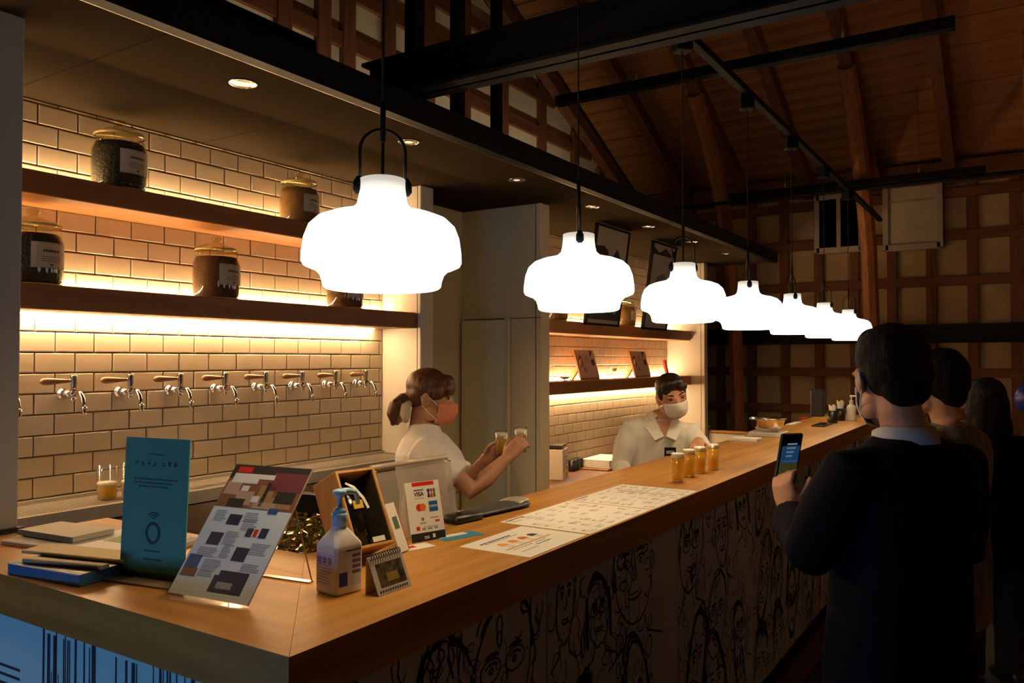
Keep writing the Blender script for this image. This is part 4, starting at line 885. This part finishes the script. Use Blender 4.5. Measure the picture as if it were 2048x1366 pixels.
for px,py,kk in((1665,846,0),(1681,841,1)):
    t=thing('utensil_cup',('black cup of short white straws behind the tablet','black cup of taller white straws beside white pump bottle')[kk],'cup',gz(px,py),0,'black utensil cups'); MB().lathe([(.034,0),(.036,.003),(.040,.095),(.037,.095),(.033,.01),(.001,.009)],seg=22,cap=False).build('cup',BLACKP,t,smooth=True)
    for i in range(9):
        a_=2*PI*i/9; MB().tube([(.012*math.cos(a_),.012*math.sin(a_),.02),(.022*math.cos(a_),.022*math.sin(a_),.125+.02*kk+.006*(i%3))],.006,seg=6,ref=(1,0,0)).build('straw',WHITE,t)
pump_bottle('round white pump bottle at far end of bar',gz(1703,841),R(10),False)
flat('order_tablet','flat black tablet lying on bar before the utensil cups','tablet',gz(1645,851),0,(.09,.30,.012),BLACKP,(('screen',-.04,.04,-.14,.14,.012,.0125,mat('reader_screen',(.01,.012,.014),.08)),))
flat('grey_case','flat grey case on bar beside the white pump bottle','case',gz(1737,832),0,(.10,.22,.02),mat('case_grey',(.22,.22,.23),.5))
# ---- right side furniture
def table(label,loc,w,l,h):
    t=thing('wooden_table',label,'table',loc); MB().bbox(-w/2,w/2,-l/2,l/2,h-.035,h,.004).build('table_top',WOODX,t)
    for sx in(-1,1):
        for sy in(-1,1): MB().box(sx*(w/2-.04)-.025,sx*(w/2-.04)+.025,sy*(l/2-.04)-.025,sy*(l/2-.04)+.025,0,h-.035).build('leg',WOODX,t)
    MB().box(-w/2+.04,w/2-.04,-.02,.02,.14,.18).build('stretcher',WOODX,t)
    MB().box(-w/2+.03,w/2-.03,-l/2+.03,l/2-.03,h-.10,h-.05).build('apron',TIMBERX,t)
table('wooden table standing beside the far timber wall',(.45,8.15,0),1.2,.62,.84)
def stool(label,loc,h):
    t=thing('wooden_bench',label,'bench',loc); MB().bbox(-.35,.35,-.16,.16,h-.04,h,.004).build('seat',WOODX,t)
    for sx in(-1,1):
        for sy in(-1,1): MB().box(sx*.30-.022,sx*.30+.022,sy*.12-.022,sy*.12+.022,0,h-.04).build('leg',WOODX,t)
    MB().box(-.30,.30,-.015,.015,.10,.14).build('stretcher',WOODX,t)
stool('low wooden bench pushed up to the wooden table',(.40,7.55,0),.50)
mt=tag(MB().bbox(-.93,-.12,.4,7.2,0.0,.008,.002).build('floor_mat',mat('dark_grey_mat',(.035,.033,.03),.95,bump=.3,bscale=300)),'long dark grey floor mat along the bar','mat')

# ================================================================= PEOPLE
def head_matrix(pos,yaw=0,pitch=0,roll=0,s=1.0):
    return Matrix.Translation(pos)@Euler((R(pitch),R(roll),R(yaw))).to_matrix().to_4x4()@Matrix.Scale(s,4)
def head_geo(mb,M,neck_to):
    E=lambda c,r,rot=None,nu=20,nv=14: mb.ell(c,r,M=M,rot=rot,nu=nu,nv=nv)
    E((0,-.014,.032),(.074,.094,.084)); E((0,.018,-.012),(.066,.076,.080)); E((0,.030,-.052),(.055,.060,.058)); E((0,.066,-.094),(.026,.022,.022)); E((0,.052,-.080),(.040,.034,.030))
    for s in(-1,1):
        E((s*.050,.020,-.070),(.020,.040,.030)); E((s*.034,.060,-.022),(.020,.016,.016)); E((s*.036,.078,.024),(.026,.014,.010))
        E((s*.078,-.008,-.012),(.010,.022,.034),(0,0,s*20)); E((s*.083,-.012,.006),(.008,.015,.016))
    mb.tube([M@Vector(p) for p in((0,.080,.018),(0,.094,-.008),(0,.104,-.026),(0,.094,-.034))],[.009,.011,.014,.008],seg=10,ref=(1,0,0))
    E((0,.088,-.056),(.024,.012,.010))
    n0=M@Vector((0,-.022,-.03)); n1=M@Vector((0,-.026,-.085)); nt=Vector(neck_to)
    mb.tube([n0,n1,n1.lerp(nt,.6),nt],[(.054,.056),(.052,.054),(.054,.056),(.075,.062)],seg=16,ref=(1,0,0))
def hair_mesh(M,pieces,wr=.004,ws=34,vox=.006):
    mb=MB()
    for c,r,rot in pieces: mb.ell(c,r,M=M,rot=rot,nu=20,nv=14)
    return fuse(mb,vox,2,wr,ws,(1,1,.35))
SHORT=[((0,-.020,.046),(.083,.098,.082),None),((0,-.044,.005),(.080,.070,.072),None),((0,.030,.082),(.064,.052,.038),(18,0,0)),((.050,-.048,.010),(.030,.034,.048),None),((-.050,-.048,.010),(.030,.034,.048),None),((0,-.068,-.035),(.060,.034,.050),None)]
def mask(M,m,parent,ears=True):
    mb=MB(); nu,nv=18,9; vs=[]
    for j in range(nv+1):
        z=-.006-.110*j/nv
        for i in range(nu+1):
            a=R(-72+144*i/nu); k=abs(a)/R(72)
            hz=z+ (.010*k*(1 if j<nv/2 else -1))*(-1)*(abs(j-nv/2)/(nv/2))
            fr=.103-.010*((j-3.2)/nv*2)**2-.030*max(0,(j-6)/3)**2
            x=(.072-.013*max(0,(j-5)/4))*math.sin(a); y=.022+(fr-.004)*math.cos(a)*.87+(.021*math.cos(a)**4*(1-abs(j-2.5)/7) if j<8 else 0)+.0018*math.sin(j*2.1)
            vs.append(M@Vector((x,y,hz)))
    n=nu+1; mb.add(vs,[(j*n+i,j*n+i+1,(j+1)*n+i+1,(j+1)*n+i) for j in range(nv) for i in range(nu)])
    o=mb.build('face_mask',m,parent,smooth=True); sd=o.modifiers.new('t','SOLIDIFY'); sd.thickness=.0025
    if ears:
        for s in(-1,1):
            MB().tube([M@Vector(p) for p in((s*.066,.046,-.028),(s*.078,.018,-.006),(s*.084,-.012,.016),(s*.088,-.030,.004),(s*.082,-.020,-.036),(s*.076,.010,-.062),(s*.060,.048,-.090))],.0022,seg=6,ref=(1,0,0)).build('ear_loop',WHITE,o)
    return o
def eyes(M,parent,closed=False):
    for s in(-1,1):
        MB().ell((s*.033,.0835,.008),(.0130,.004,.0035 if closed else .0055),M=M,rot=(0,s*6,0)).build('eye',mat('dark_eye',(.015,.010,.008),.2),parent,smooth=True)
        MB().tube([M@Vector(p) for p in((s*.016,.092,.031),(s*.034,.089,.036),(s*.052,.077,.033))],[(.003,.003),(.0038,.0035),(.002,.002)],seg=6).build('eyebrow',mat('brow',(.025,.014,.009),.7),parent,smooth=True)
def limb(mb,a,b,c,r,ref=(1,0,0)):
    a,b,c=Vector(a),Vector(b),Vector(c)
    m1=a.lerp(b,.45); m2=b.lerp(c,.35)
    mb.tube([a,m1,b,m2,c],[r[0],r[1],r[2],r[3],r[4]],seg=14,ref=ref)
def hand(mb,wrist,d,nrm,side,curl=(35,45,35),thumb=(40,30),s=1.0,spread=4):
    # d: finger direction, nrm: palm normal (direction the palm faces); thumb towards side*(d x nrm)
    d=Vector(d).normalized(); nrm=Vector(nrm); nrm=(nrm-d*nrm.dot(d)).normalized(); x=d.cross(nrm)*side; W=Vector(wrist)
    L=lambda u,v,w: W+x*(u*s)+d*(v*s)+nrm*(w*s)
    mb.tube([L(0,-.02,0),L(0,.01,0),L(.002,.045,0),L(.0,.082,.0)],[(.027*s,.020*s),(.030*s,.018*s),(.039*s,.015*s),(.037*s,.012*s)],seg=14,ref=x)
    for k,(u,l,r) in enumerate(((.029,.066,.0088),(.010,.073,.0090),(-.010,.068,.0086),(-.028,.054,.0078))):
        p=L(u,.078,0); ang=0; dirn=d; pts=[L(u*.8,.05,0),p]; rr=[r*s,r*s]
        sp=R(spread*(1.5-k)); dd=(d*math.cos(sp)+x*math.sin(sp)).normalized()
        for q,fr in enumerate((.45,.32,.26)):
            ang+=R(curl[q]); v=dd*math.cos(ang)+nrm*math.sin(ang); p=p+v*(l*fr*s); pts.append(p); rr.append(r*s*(.96-.08*q))
        mb.tube(pts,rr,seg=10,ref=x)
    a1,a2=R(thumb[0]),R(thumb[1]); t0=L(.026,.012,.006); v1=(x*math.sin(a1)+d*math.cos(a1)*.8+nrm*.45).normalized(); t1=t0+v1*.042*s; v2=(x*math.sin(a1-a2)+d*math.cos(a1-a2)+nrm*.55).normalized(); t2=t1+v2*.032*s; t3=t2+v2*.022*s
    mb.tube([L(.010,.005,0),t0,t1,t2,t3],[.014*s,.0135*s,.0115*s,.0105*s,.008*s],seg=10,ref=nrm)
def rings(mb,lst,seg=24):
    # lst: (x,y,z,a,b): elliptic rings stacked upward
    vs=[]
    for x,y,z,a,b in lst:
        for i in range(seg):
            q=2*PI*i/seg; c,s_=math.cos(q),math.sin(q); e=.85
            vs.append(Vector((x+a*math.copysign(abs(c)**e,c),y+b*math.copysign(abs(s_)**e,s_),z)))
    n=len(lst); mb.add(vs,[tuple(range(seg-1,-1,-1)),tuple((n-1)*seg+i for i in range(seg))]+[(k*seg+i,k*seg+(i+1)%seg,(k+1)*seg+(i+1)%seg,(k+1)*seg+i) for k in range(n-1) for i in range(seg)])
def legs(body,trousers,shoe,hip,r=1.0,parent=None,ymid=0,tmat=None):
    bt=MB()
    for s in(-1,1):
        P=[(s*.09,ymid,hip),(s*.095,ymid+.01,hip*.55),(s*.10,ymid-.01,.07)]
        body.tube([P[0],(s*.092,ymid,hip*.75),P[1],(s*.098,ymid-.01,hip*.3),P[2]],[.075*r,.065*r,.048*r,.048*r,.035*r],seg=12,ref=(1,0,0)); body.tube([(s*.10,ymid-.04,.04),(s*.10,ymid+.12,.03)],[.03,.03],seg=10)
        bt.tube([(s*.085,ymid,hip+.05),(s*.09,ymid,hip*.8),(s*.095,ymid+.01,hip*.5),(s*.10,ymid,.25),(s*.10,ymid,.06)],[(.10*r,.11*r),(.092*r,.10*r),(.075*r,.08*r),(.07*r,.07*r),(.07*r,.07*r)],seg=16,ref=(1,0,0))
        MB().tube([(s*.10,ymid-.09,.045),(s*.10,ymid-.05,.05),(s*.10,ymid+.05,.045),(s*.10,ymid+.13,.03),(s*.10,ymid+.17,.025)],[(.030,.035),(.045,.042),(.040,.046),(.028,.045),(.012,.02)],seg=14,ref=(0,0,1)).build('shoe',shoe,parent,smooth=True)
    bt.ell((0,ymid,hip+.06),(.165*r,.12*r,.10))
    return obj('trousers',fuse(bt,.012,3,.005,9,(1,1,.5)),tmat,parent)
TSHIRT=mat('white_cotton',(.86,.84,.80),.85,bump=.06,bscale=200); SHIRT=mat('white_shirt',(.86,.83,.76),.8,bump=.06,bscale=220)
DARKT=mat('dark_trousers',(.012,.012,.014),.85); SHOE=mat('black_shoe',(.008,.008,.008),.4)
CORAL=mat('coral_mask',(.80,.27,.15),.75); WMASK=mat('white_mask',(.78,.76,.72),.75)

# ---------------- woman carrying two beers, in profile
def woman():
    t=thing('person','woman in white t-shirt with ponytail and coral mask carrying beers','person',(-2.173,2.764,0),R(-57.4))
    M=head_matrix((0,-.012,1.412),yaw=-4,pitch=-8,s=.98); b=MB()
    head_geo(b,M,(0,-.055,1.255)); 
    rings(b,[(0,-.01,.78,.13,.10),(0,-.02,.95,.115,.09),(0,-.03,1.12,.13,.095),(0,-.045,1.215,.13,.07),(0,-.05,1.262,.06,.055)])
    SR,ER,WR=Vector((.155,-.025,1.212)),Vector((.235,.180,1.045)),Vector((.120,.320,1.165)); SL,EL,WL=Vector((-.155,.0,1.215)),Vector((-.205,.10,.985)),Vector((-.09,.225,1.135))
    limb(b,SR,ER,WR,(.036,.040,.038,.038,.024)); limb(b,SL,EL,WL,(.036,.040,.037,.037,.024))
    hand(b,WR,(-.10,.55,.62),(-.80,.35,-.1),1,(28,48,45),(35,25),.94); hand(b,WL,(.10,.75,.35),(.75,.3,.1),-1,(28,46,45),(35,25),.94)
    tr=legs(b,None,SHOE,.76,.95,t,0,DARKT)
    obj('body',fuse(b,.0055,2),SKIN,t)
    s=MB(); rings(s,[(0,-.01,.74,.165,.125),(0,-.015,.85,.165,.125),(0,-.025,.98,.160,.122),(0,-.035,1.10,.170,.130),(0,-.045,1.175,.174,.120),(0,-.05,1.232,.150,.090),(0,-.050,1.275,.088,.072),(0,-.044,1.296,.066,.064)])
    for S_,E_ in((SR,ER),(SL,EL)): s.tube([S_.lerp(Vector((0,S_.y,S_.z)),.45),S_+Vector((0,-.01,-.012)),S_.lerp(E_,.35),S_.lerp(E_,.72)],[(.045,.05),(.062,.068),(.068,.074),(.072,.078)],seg=16,ref=(1,0,0))
    obj('t_shirt',fuse(s,.008,2,.014,9,(1,1,.4)),TSHIRT,t)
    HB=mat('brown_hair',(.10,.036,.014),.42,var=.6,vscale=(120,60,14),bump=.3,bscale=4)
    obj('hair',hair_mesh(M,[((0,-.022,.046),(.084,.100,.084),None),((0,-.050,.008),(.080,.066,.068),None),((0,.050,.072),(.066,.046,.036),(28,0,0)),((.040,.074,.048),(.034,.024,.034),None),((-.040,.074,.048),(.034,.024,.034),None),((0,.082,.046),(.040,.018,.030),None),((.062,.016,.030),(.024,.052,.040),None),((-.062,.016,.030),(.024,.052,.040),None),((0,-.085,-.015),(.05,.03,.04),None)],.0028,26),HB,t)
    pt=MB(); 
    for k in range(7):
        a=(k-3)*.014; pt.tube([M@Vector(p) for p in((a*.5,-.088,-.018),(a,-.118,-.022),(a*1.3,-.140,-.050),(a*1.5,-.148,-.095),(a*1.7,-.135-.006*(k%3),-.140-.006*(k%2)))],[.016,.028,.032,.026,.008],seg=10,ref=(1,0,0))
    obj('ponytail',fuse(pt,.005,3,.0025,30,(1,1,.25)),HB,t)
    MB().tube([M@Vector(p) for p in((.050,-.084,-.030),(.066,-.094,-.05),(.068,-.094,-.085),(.052,-.086,-.118))],[(.012,.010),(.024,.018),(.024,.018),(.012,.010)],seg=12,ref=(0,1,0)).build('hair_clip',mat('cream_scrunchie',(.72,.62,.45),.8),t,smooth=True)
    mask(M,CORAL,t); eyes(M,t)
    return t
W1=woman()
def toworld(o,p): return Matrix.Translation(o.location)@o.rotation_euler.to_matrix().to_4x4()@Vector(p)
beer('foamy amber beer held in the woman right hand',toworld(W1,(.066,.378,1.182)),None,.072,.026,.108,False,.023,.028)
beer('foamy amber beer held in the woman left hand',toworld(W1,(-.030,.292,1.156)),None,.074,.026,.110,False,.023,.028)

# ---------------- staff member in white shirt behind the bar
def staff():
    t=thing('person','staff member in white shirt and white mask leaning behind bar','person',(-1.735,4.36,0),R(212.6))
    M=head_matrix((-.012,.075,1.372),yaw=6,pitch=-14,roll=13,s=1.0); b=MB()
    head_geo(b,M,(.035,.02,1.235))
    rings(b,[(.03,-.06,.80,.14,.10),(.03,-.04,.97,.13,.095),(.035,-.01,1.12,.15,.10),(.035,.01,1.20,.11,.07),(.035,.02,1.245,.06,.055)])
    SR,ER,WR=Vector((.205,.0,1.20)),Vector((.275,.02,.965)),Vector((.245,.20,.905)); SL,EL,WL=Vector((-.125,.02,1.180)),Vector((-.190,.14,1.00)),Vector((-.10,.34,1.145))
    limb(b,SR,ER,WR,(.036,.042,.038,.038,.026)); limb(b,SL,EL,WL,(.036,.042,.038,.038,.026))
    hand(b,WR,(-.1,.9,-.15),(-.2,-.1,-1),-1,(18,22,18),(35,20)); hand(b,WL,(.30,.9,-.12),(0,-.1,-1),1,(14,18,14),(35,20))
    legs(b,None,SHOE,.82,1,t,-.06,DARKT); obj('body',fuse(b,.006,2),SKIN,t)
    s=MB(); rings(s,[(.03,-.07,.78,.180,.130),(.03,-.05,.92,.178,.128),(.032,-.03,1.05,.185,.128),(.036,-.01,1.145,.190,.120),(.038,.005,1.20,.160,.095),(.038,.016,1.238,.090,.072)])
    for S_,E_,W_ in((SR,ER,WR),(SL,EL,WL)): s.tube([S_.lerp(Vector((.036,S_.y,S_.z)),.45),S_+Vector((0,0,-.012)),S_.lerp(E_,.5),E_,E_.lerp(W_,.55),E_.lerp(W_,.72)],[(.045,.05),(.064,.068),(.066,.070),(.060,.062),(.052,.054),(.050,.052)],seg=16,ref=(1,0,0))
    obj('shirt',fuse(s,.008,2,.014,9,(1,1,.4)),SHIRT,t)
    vn=MB(); cx=.037
    vn.add([Vector(p) for p in((cx-.046,.088,1.236),(cx,.100,1.236),(cx+.046,.088,1.236),(cx-.022,.112,1.19),(cx,.116,1.19),(cx+.022,.112,1.19),(cx,.123,1.135))],[(0,1,4,3),(1,2,5,4),(3,4,6),(4,5,6)])
    vn.build('open_neckline',SKIN,t,smooth=True)
    for sgn in(-1,1):
        c=MB(); pts=[Vector((cx+sgn*x,y,z)) for x,y,z in((.030,-.030,1.275),(.060,.030,1.285),(.052,.078,1.262),(.006,.130,1.150),(.058,.136,1.128),(.098,.088,1.190),(.100,.020,1.235))]
        n=len(pts); c.add(pts+[p+Vector((0,-.006,-.006)) for p in pts],[tuple(range(n)),tuple(range(2*n-1,n-1,-1))]+[(k,n+k,n+(k+1)%n,(k+1)%n) for k in range(n)]); c.build('collar_flap',SHIRT,t)
    MB().box(cx-.013,cx+.013,.0,.004,.0,.001).build('placket_end',SHIRT,t).location=(0,.118,1.12)
    bt=MB().lathe([(.001,0),(.006,0),(.006,.002),(.001,.003)],seg=10,M=Matrix.Rotation(R(-90),4,'X')).mesh('button',mat('button',(.6,.57,.5),.4))
    for z,y in((1.10,.124),(1.04,.116),(.98,.106)): o=bpy.data.objects.new('button',bt); C.objects.link(o); o.parent=t; o.location=(.037,y,z)
    bd=MB().bbox(-.032,.032,-.004,.004,-.024,.024,.002).build('name_badge',BLACKP,t); place(bd,(.012,.140,1.066),(R(-8),0,R(-4))); MB().box(-.022,.022,.0041,.0046,-.012,.006).build('badge_print',mat('badge_grey',(.45,.42,.38),.6),bd)
    HB2=mat('dark_brown_hair',(.020,.010,.006),.4,bump=.4,bscale=6,vscale=(50,40,10))
    obj('hair',hair_mesh(M,[((0,-.020,.050),(.082,.096,.078),None),((0,-.044,.005),(.078,.068,.070),None),((.0,.045,.086),(.062,.042,.026),(20,0,0)),((.060,-.006,.025),(.022,.04,.045),None),((-.060,-.006,.025),(.022,.04,.045),None),((-.045,.070,.066),(.030,.018,.024),None)],.004,34),HB2,t)
    mask(M,WMASK,t); eyes(M,t,True); return t
staff()

# ---------------- customers
SUIT=mat('navy_suit',(.005,.0055,.012),.9,spec=.12); 
def customer(label,loc,th,headp,hy,shz,sc,SL,EL,WL,SR,ER,WR,jacket,hem,collar=None,handL=None,handR=None,hairp=SHORT,jname='jacket',tall=.84,hpitch=0,hs=1.0,longhair=None,wr=.006):
    t=thing('person',label,'person',loc,R(th)); M=head_matrix(headp,yaw=hy,pitch=hpitch,s=hs); b=MB()
    head_geo(b,M,(0,-.03,shz+.05))
    rings(b,[(0,-.0,tall-.02,.14*sc,.10),(0,-.01,tall+.14,.13*sc,.095),(0,-.02,shz-.12,.15*sc,.10),(0,-.025,shz-.01,.14*sc,.07),(0,-.03,shz+.05,.06,.055)])
    V=Vector; SL,EL,WL,SR,ER,WR=map(V,(SL,EL,WL,SR,ER,WR))
    limb(b,SR,ER,WR,(.038,.044,.042,.040,.027)); limb(b,SL,EL,WL,(.038,.044,.042,.040,.027))
    if handL: hand(b,WL,*handL)
    if handR: hand(b,WR,*handR)
    legs(b,None,SHOE,tall,1.05,t,0,DARKT); obj('body',fuse(b,.006,2),SKIN,t)
    s=MB(); rings(s,[(0,0,hem,.195*sc,.145),(0,-.005,hem+.15,.190*sc,.140),(0,-.01,(hem+shz)/2+.06,.178*sc,.130),(0,-.02,shz-.14,.195*sc,.132),(0,-.028,shz-.05,.205*sc,.118),(0,-.032,shz+.005,.150*sc,.088),(0,-.032,shz+.045,.078,.066)])
    for S_,E_,W_ in((SR,ER,WR),(SL,EL,WL)): s.tube([S_.lerp(V((0,S_.y,S_.z)),.45),S_+V((0,0,-.015)),S_.lerp(E_,.5),E_,E_.lerp(W_,.5),E_.lerp(W_,.90)],[(.05,.055),(.070,.074),(.070,.075),(.064,.066),(.056,.058),(.050,.052)],seg=16,ref=(1,0,0))
    obj(jname,fuse(s,.009,3,wr,7,(1,1,.5)),jacket,t)
    if collar is not None:
        cm=MB(); n=24; vs=[]
        for k,(r1,r2,z,dy) in enumerate(((.072,.070,shz+.022,0),(.070,.068,shz+.050,.004),(.068,.066,shz+.072,.008),(.074,.072,shz+.070,.008),(.082,.080,shz+.030,.0))):
            for i in range(n):
                a=R(118+304*i/(n-1)); vs.append(V((r1*math.cos(a),-.030+dy+r2*math.sin(a),z-.025*max(0,math.sin(a)))))
        cm.add(vs,[(k*n+i,k*n+i+1,(k+1)*n+i+1,(k+1)*n+i) for k in range(4) for i in range(n-1)]); o=cm.build('collar',collar,t,smooth=True); sd=o.modifiers.new('t','SOLIDIFY'); sd.thickness=.002
    obj('hair',hair_mesh(M,hairp,.004,34),HAIRB,t)
    if longhair:
        lh=MB()
        for c,r,rot in longhair: lh.ell(c,r,M=M,rot=rot,nu=20,nv=14)
        obj('long_hair',fuse(lh,.008,2,.005,26,(1,1,.25)),HAIRB,t)
    mask(M,WMASK,t); eyes(M,t); return t,M
EXTRA=SHORT+[((0,.02,.098),(.060,.060,.034),(8,0,0))]
C1,_=customer('man in dark navy suit photographing the beers with phone','' and 0 or (-.288,2.308,0),56,(0,.015,1.530),-24,1.335,1.06,
    (-.195,-.03,1.315),(-.265,.035,1.090),(-.150,.232,1.150),(.195,-.03,1.315),(.285,.03,1.06),(.19,.20,1.02),SUIT,.72,collar=mat('collar_white',(.55,.56,.60),.8),
    handL=((.02,.30,.85),(.9,.25,.1),-1,(30,40,30),(30,10),1.0),handR=((-.5,.8,.0),(-.3,-.2,-1),1,(30,40,30),(35,25),1.0),hairp=EXTRA,hpitch=-12,hs=1.08)
PLAID=mat('grey_patterned_shirt',(.17,.14,.12),.85,var=.55,vscale=(45,45,10))
C2,_=customer('man in grey brown patterned shirt standing past the suited man','' and 0 or (-.262,3.30,0),74,(0,.015,1.490),-16,1.30,1.0,
    (-.185,-.03,1.285),(-.25,.05,1.04),(-.14,.24,1.06),(.175,-.03,1.285),(.215,.02,1.03),(.17,.22,1.02),PLAID,.64,handL=((.3,.9,.1),(.2,-.1,-1),1,(25,35,30),(35,25),1.0),handR=((-.3,.9,.1),(-.2,-.1,-1),-1,(25,35,30),(35,25),1.0),jname='shirt',tall=.82,hs=1.02,wr=.008)
BLK=mat('black_clothes',(.005,.005,.005),.9,spec=.12)
C3,_=customer('woman with long black hair in black clothes at the bar','' and 0 or (-.165,4.56,0),28,(0,.012,1.365),0,1.18,.92,
    (-.165,-.03,1.165),(-.23,.05,.95),(-.12,.22,1.0),(.165,-.03,1.165),(.26,.02,.93),(.16,.20,.98),BLK,.60,handL=((.3,.9,.1),(.2,-.1,-1),1,(25,35,30),(35,25),.92),handR=((-.3,.9,.1),(-.2,-.1,-1),-1,(25,35,30),(35,25),.92),jname='top',tall=.76,hs=.98,
    longhair=[((0,-.055,-.03),(.088,.060,.12),None),((0,-.065,-.12),(.095,.050,.12),None),((.07,-.02,-.05),(.03,.05,.11),None),((-.07,-.02,-.05),(.03,.05,.11),None)])
# phone in the suited man's hand
ph=thing('smartphone','dark smartphone in grey case held up by the suited man','phone',toworld(C1,(-.102,.285,1.290)),R(58))
ph.rotation_euler=(R(14),0,R(58-6))
MB().bbox(-.038,.038,-.004,.005,-.078,.078,.004).build('case',mat('grey_phone_case',(.13,.115,.095),.5),ph)
MB().bbox(-.0355,.0355,-.0052,-.004,-.0755,.0755,.0005).build('screen_glass',mat('phone_black',(.004,.004,.005),.1),ph)
a=MB(); q=lambda x0,x1,z0,z1: a.quad((x0,-.0056,z0),(x1,-.0056,z0),(x1,-.0056,z1),(x0,-.0056,z1))
q(-.031,.031,-.01,.042); a.mi=1; q(-.031,.031,-.05,-.01); a.mi=2
for k in range(4): q(-.014,.020-.004*k,.045-.012*k,.050-.012*k)
q(-.02,.025,-.006,-.003); q(-.006,.006,-.066,-.058)
a.build('screen_image',[mat('scr_blue',(.01,.03,.06),.2,emit=(.02,.07,.16),es=.5),mat('scr_olive',(.03,.03,.01),.2,emit=(.06,.06,.015),es=.5),mat('scr_white',(.3,.35,.4),.2,emit=(.35,.45,.6),es=.35)],ph)
# unidentified blue shape at the seating side, built as a balloon
p=gy(2058,797,6.2); bl_=thing('blue_balloon','round blue balloon tied above the seats','balloon',p)
MB().ell((0,0,0),(.085,.085,.10),nu=24,nv=16).build('balloon_skin',mat('blue_rubber',(.02,.035,.30),.35),bl_,smooth=True); MB().lathe([(.012,-.112),(.004,-.100),(.003,-.095)],seg=8).build('knot',mat('blue_rubber',(.02,.035,.30),.35),bl_); MB().tube([(0,0,-.11),(.01,.0,-.4),(.0,.02,-p.z+.001)],.0015,seg=4).build('string',WHITE,bl_)

bpy.data.scenes.remove(TS)
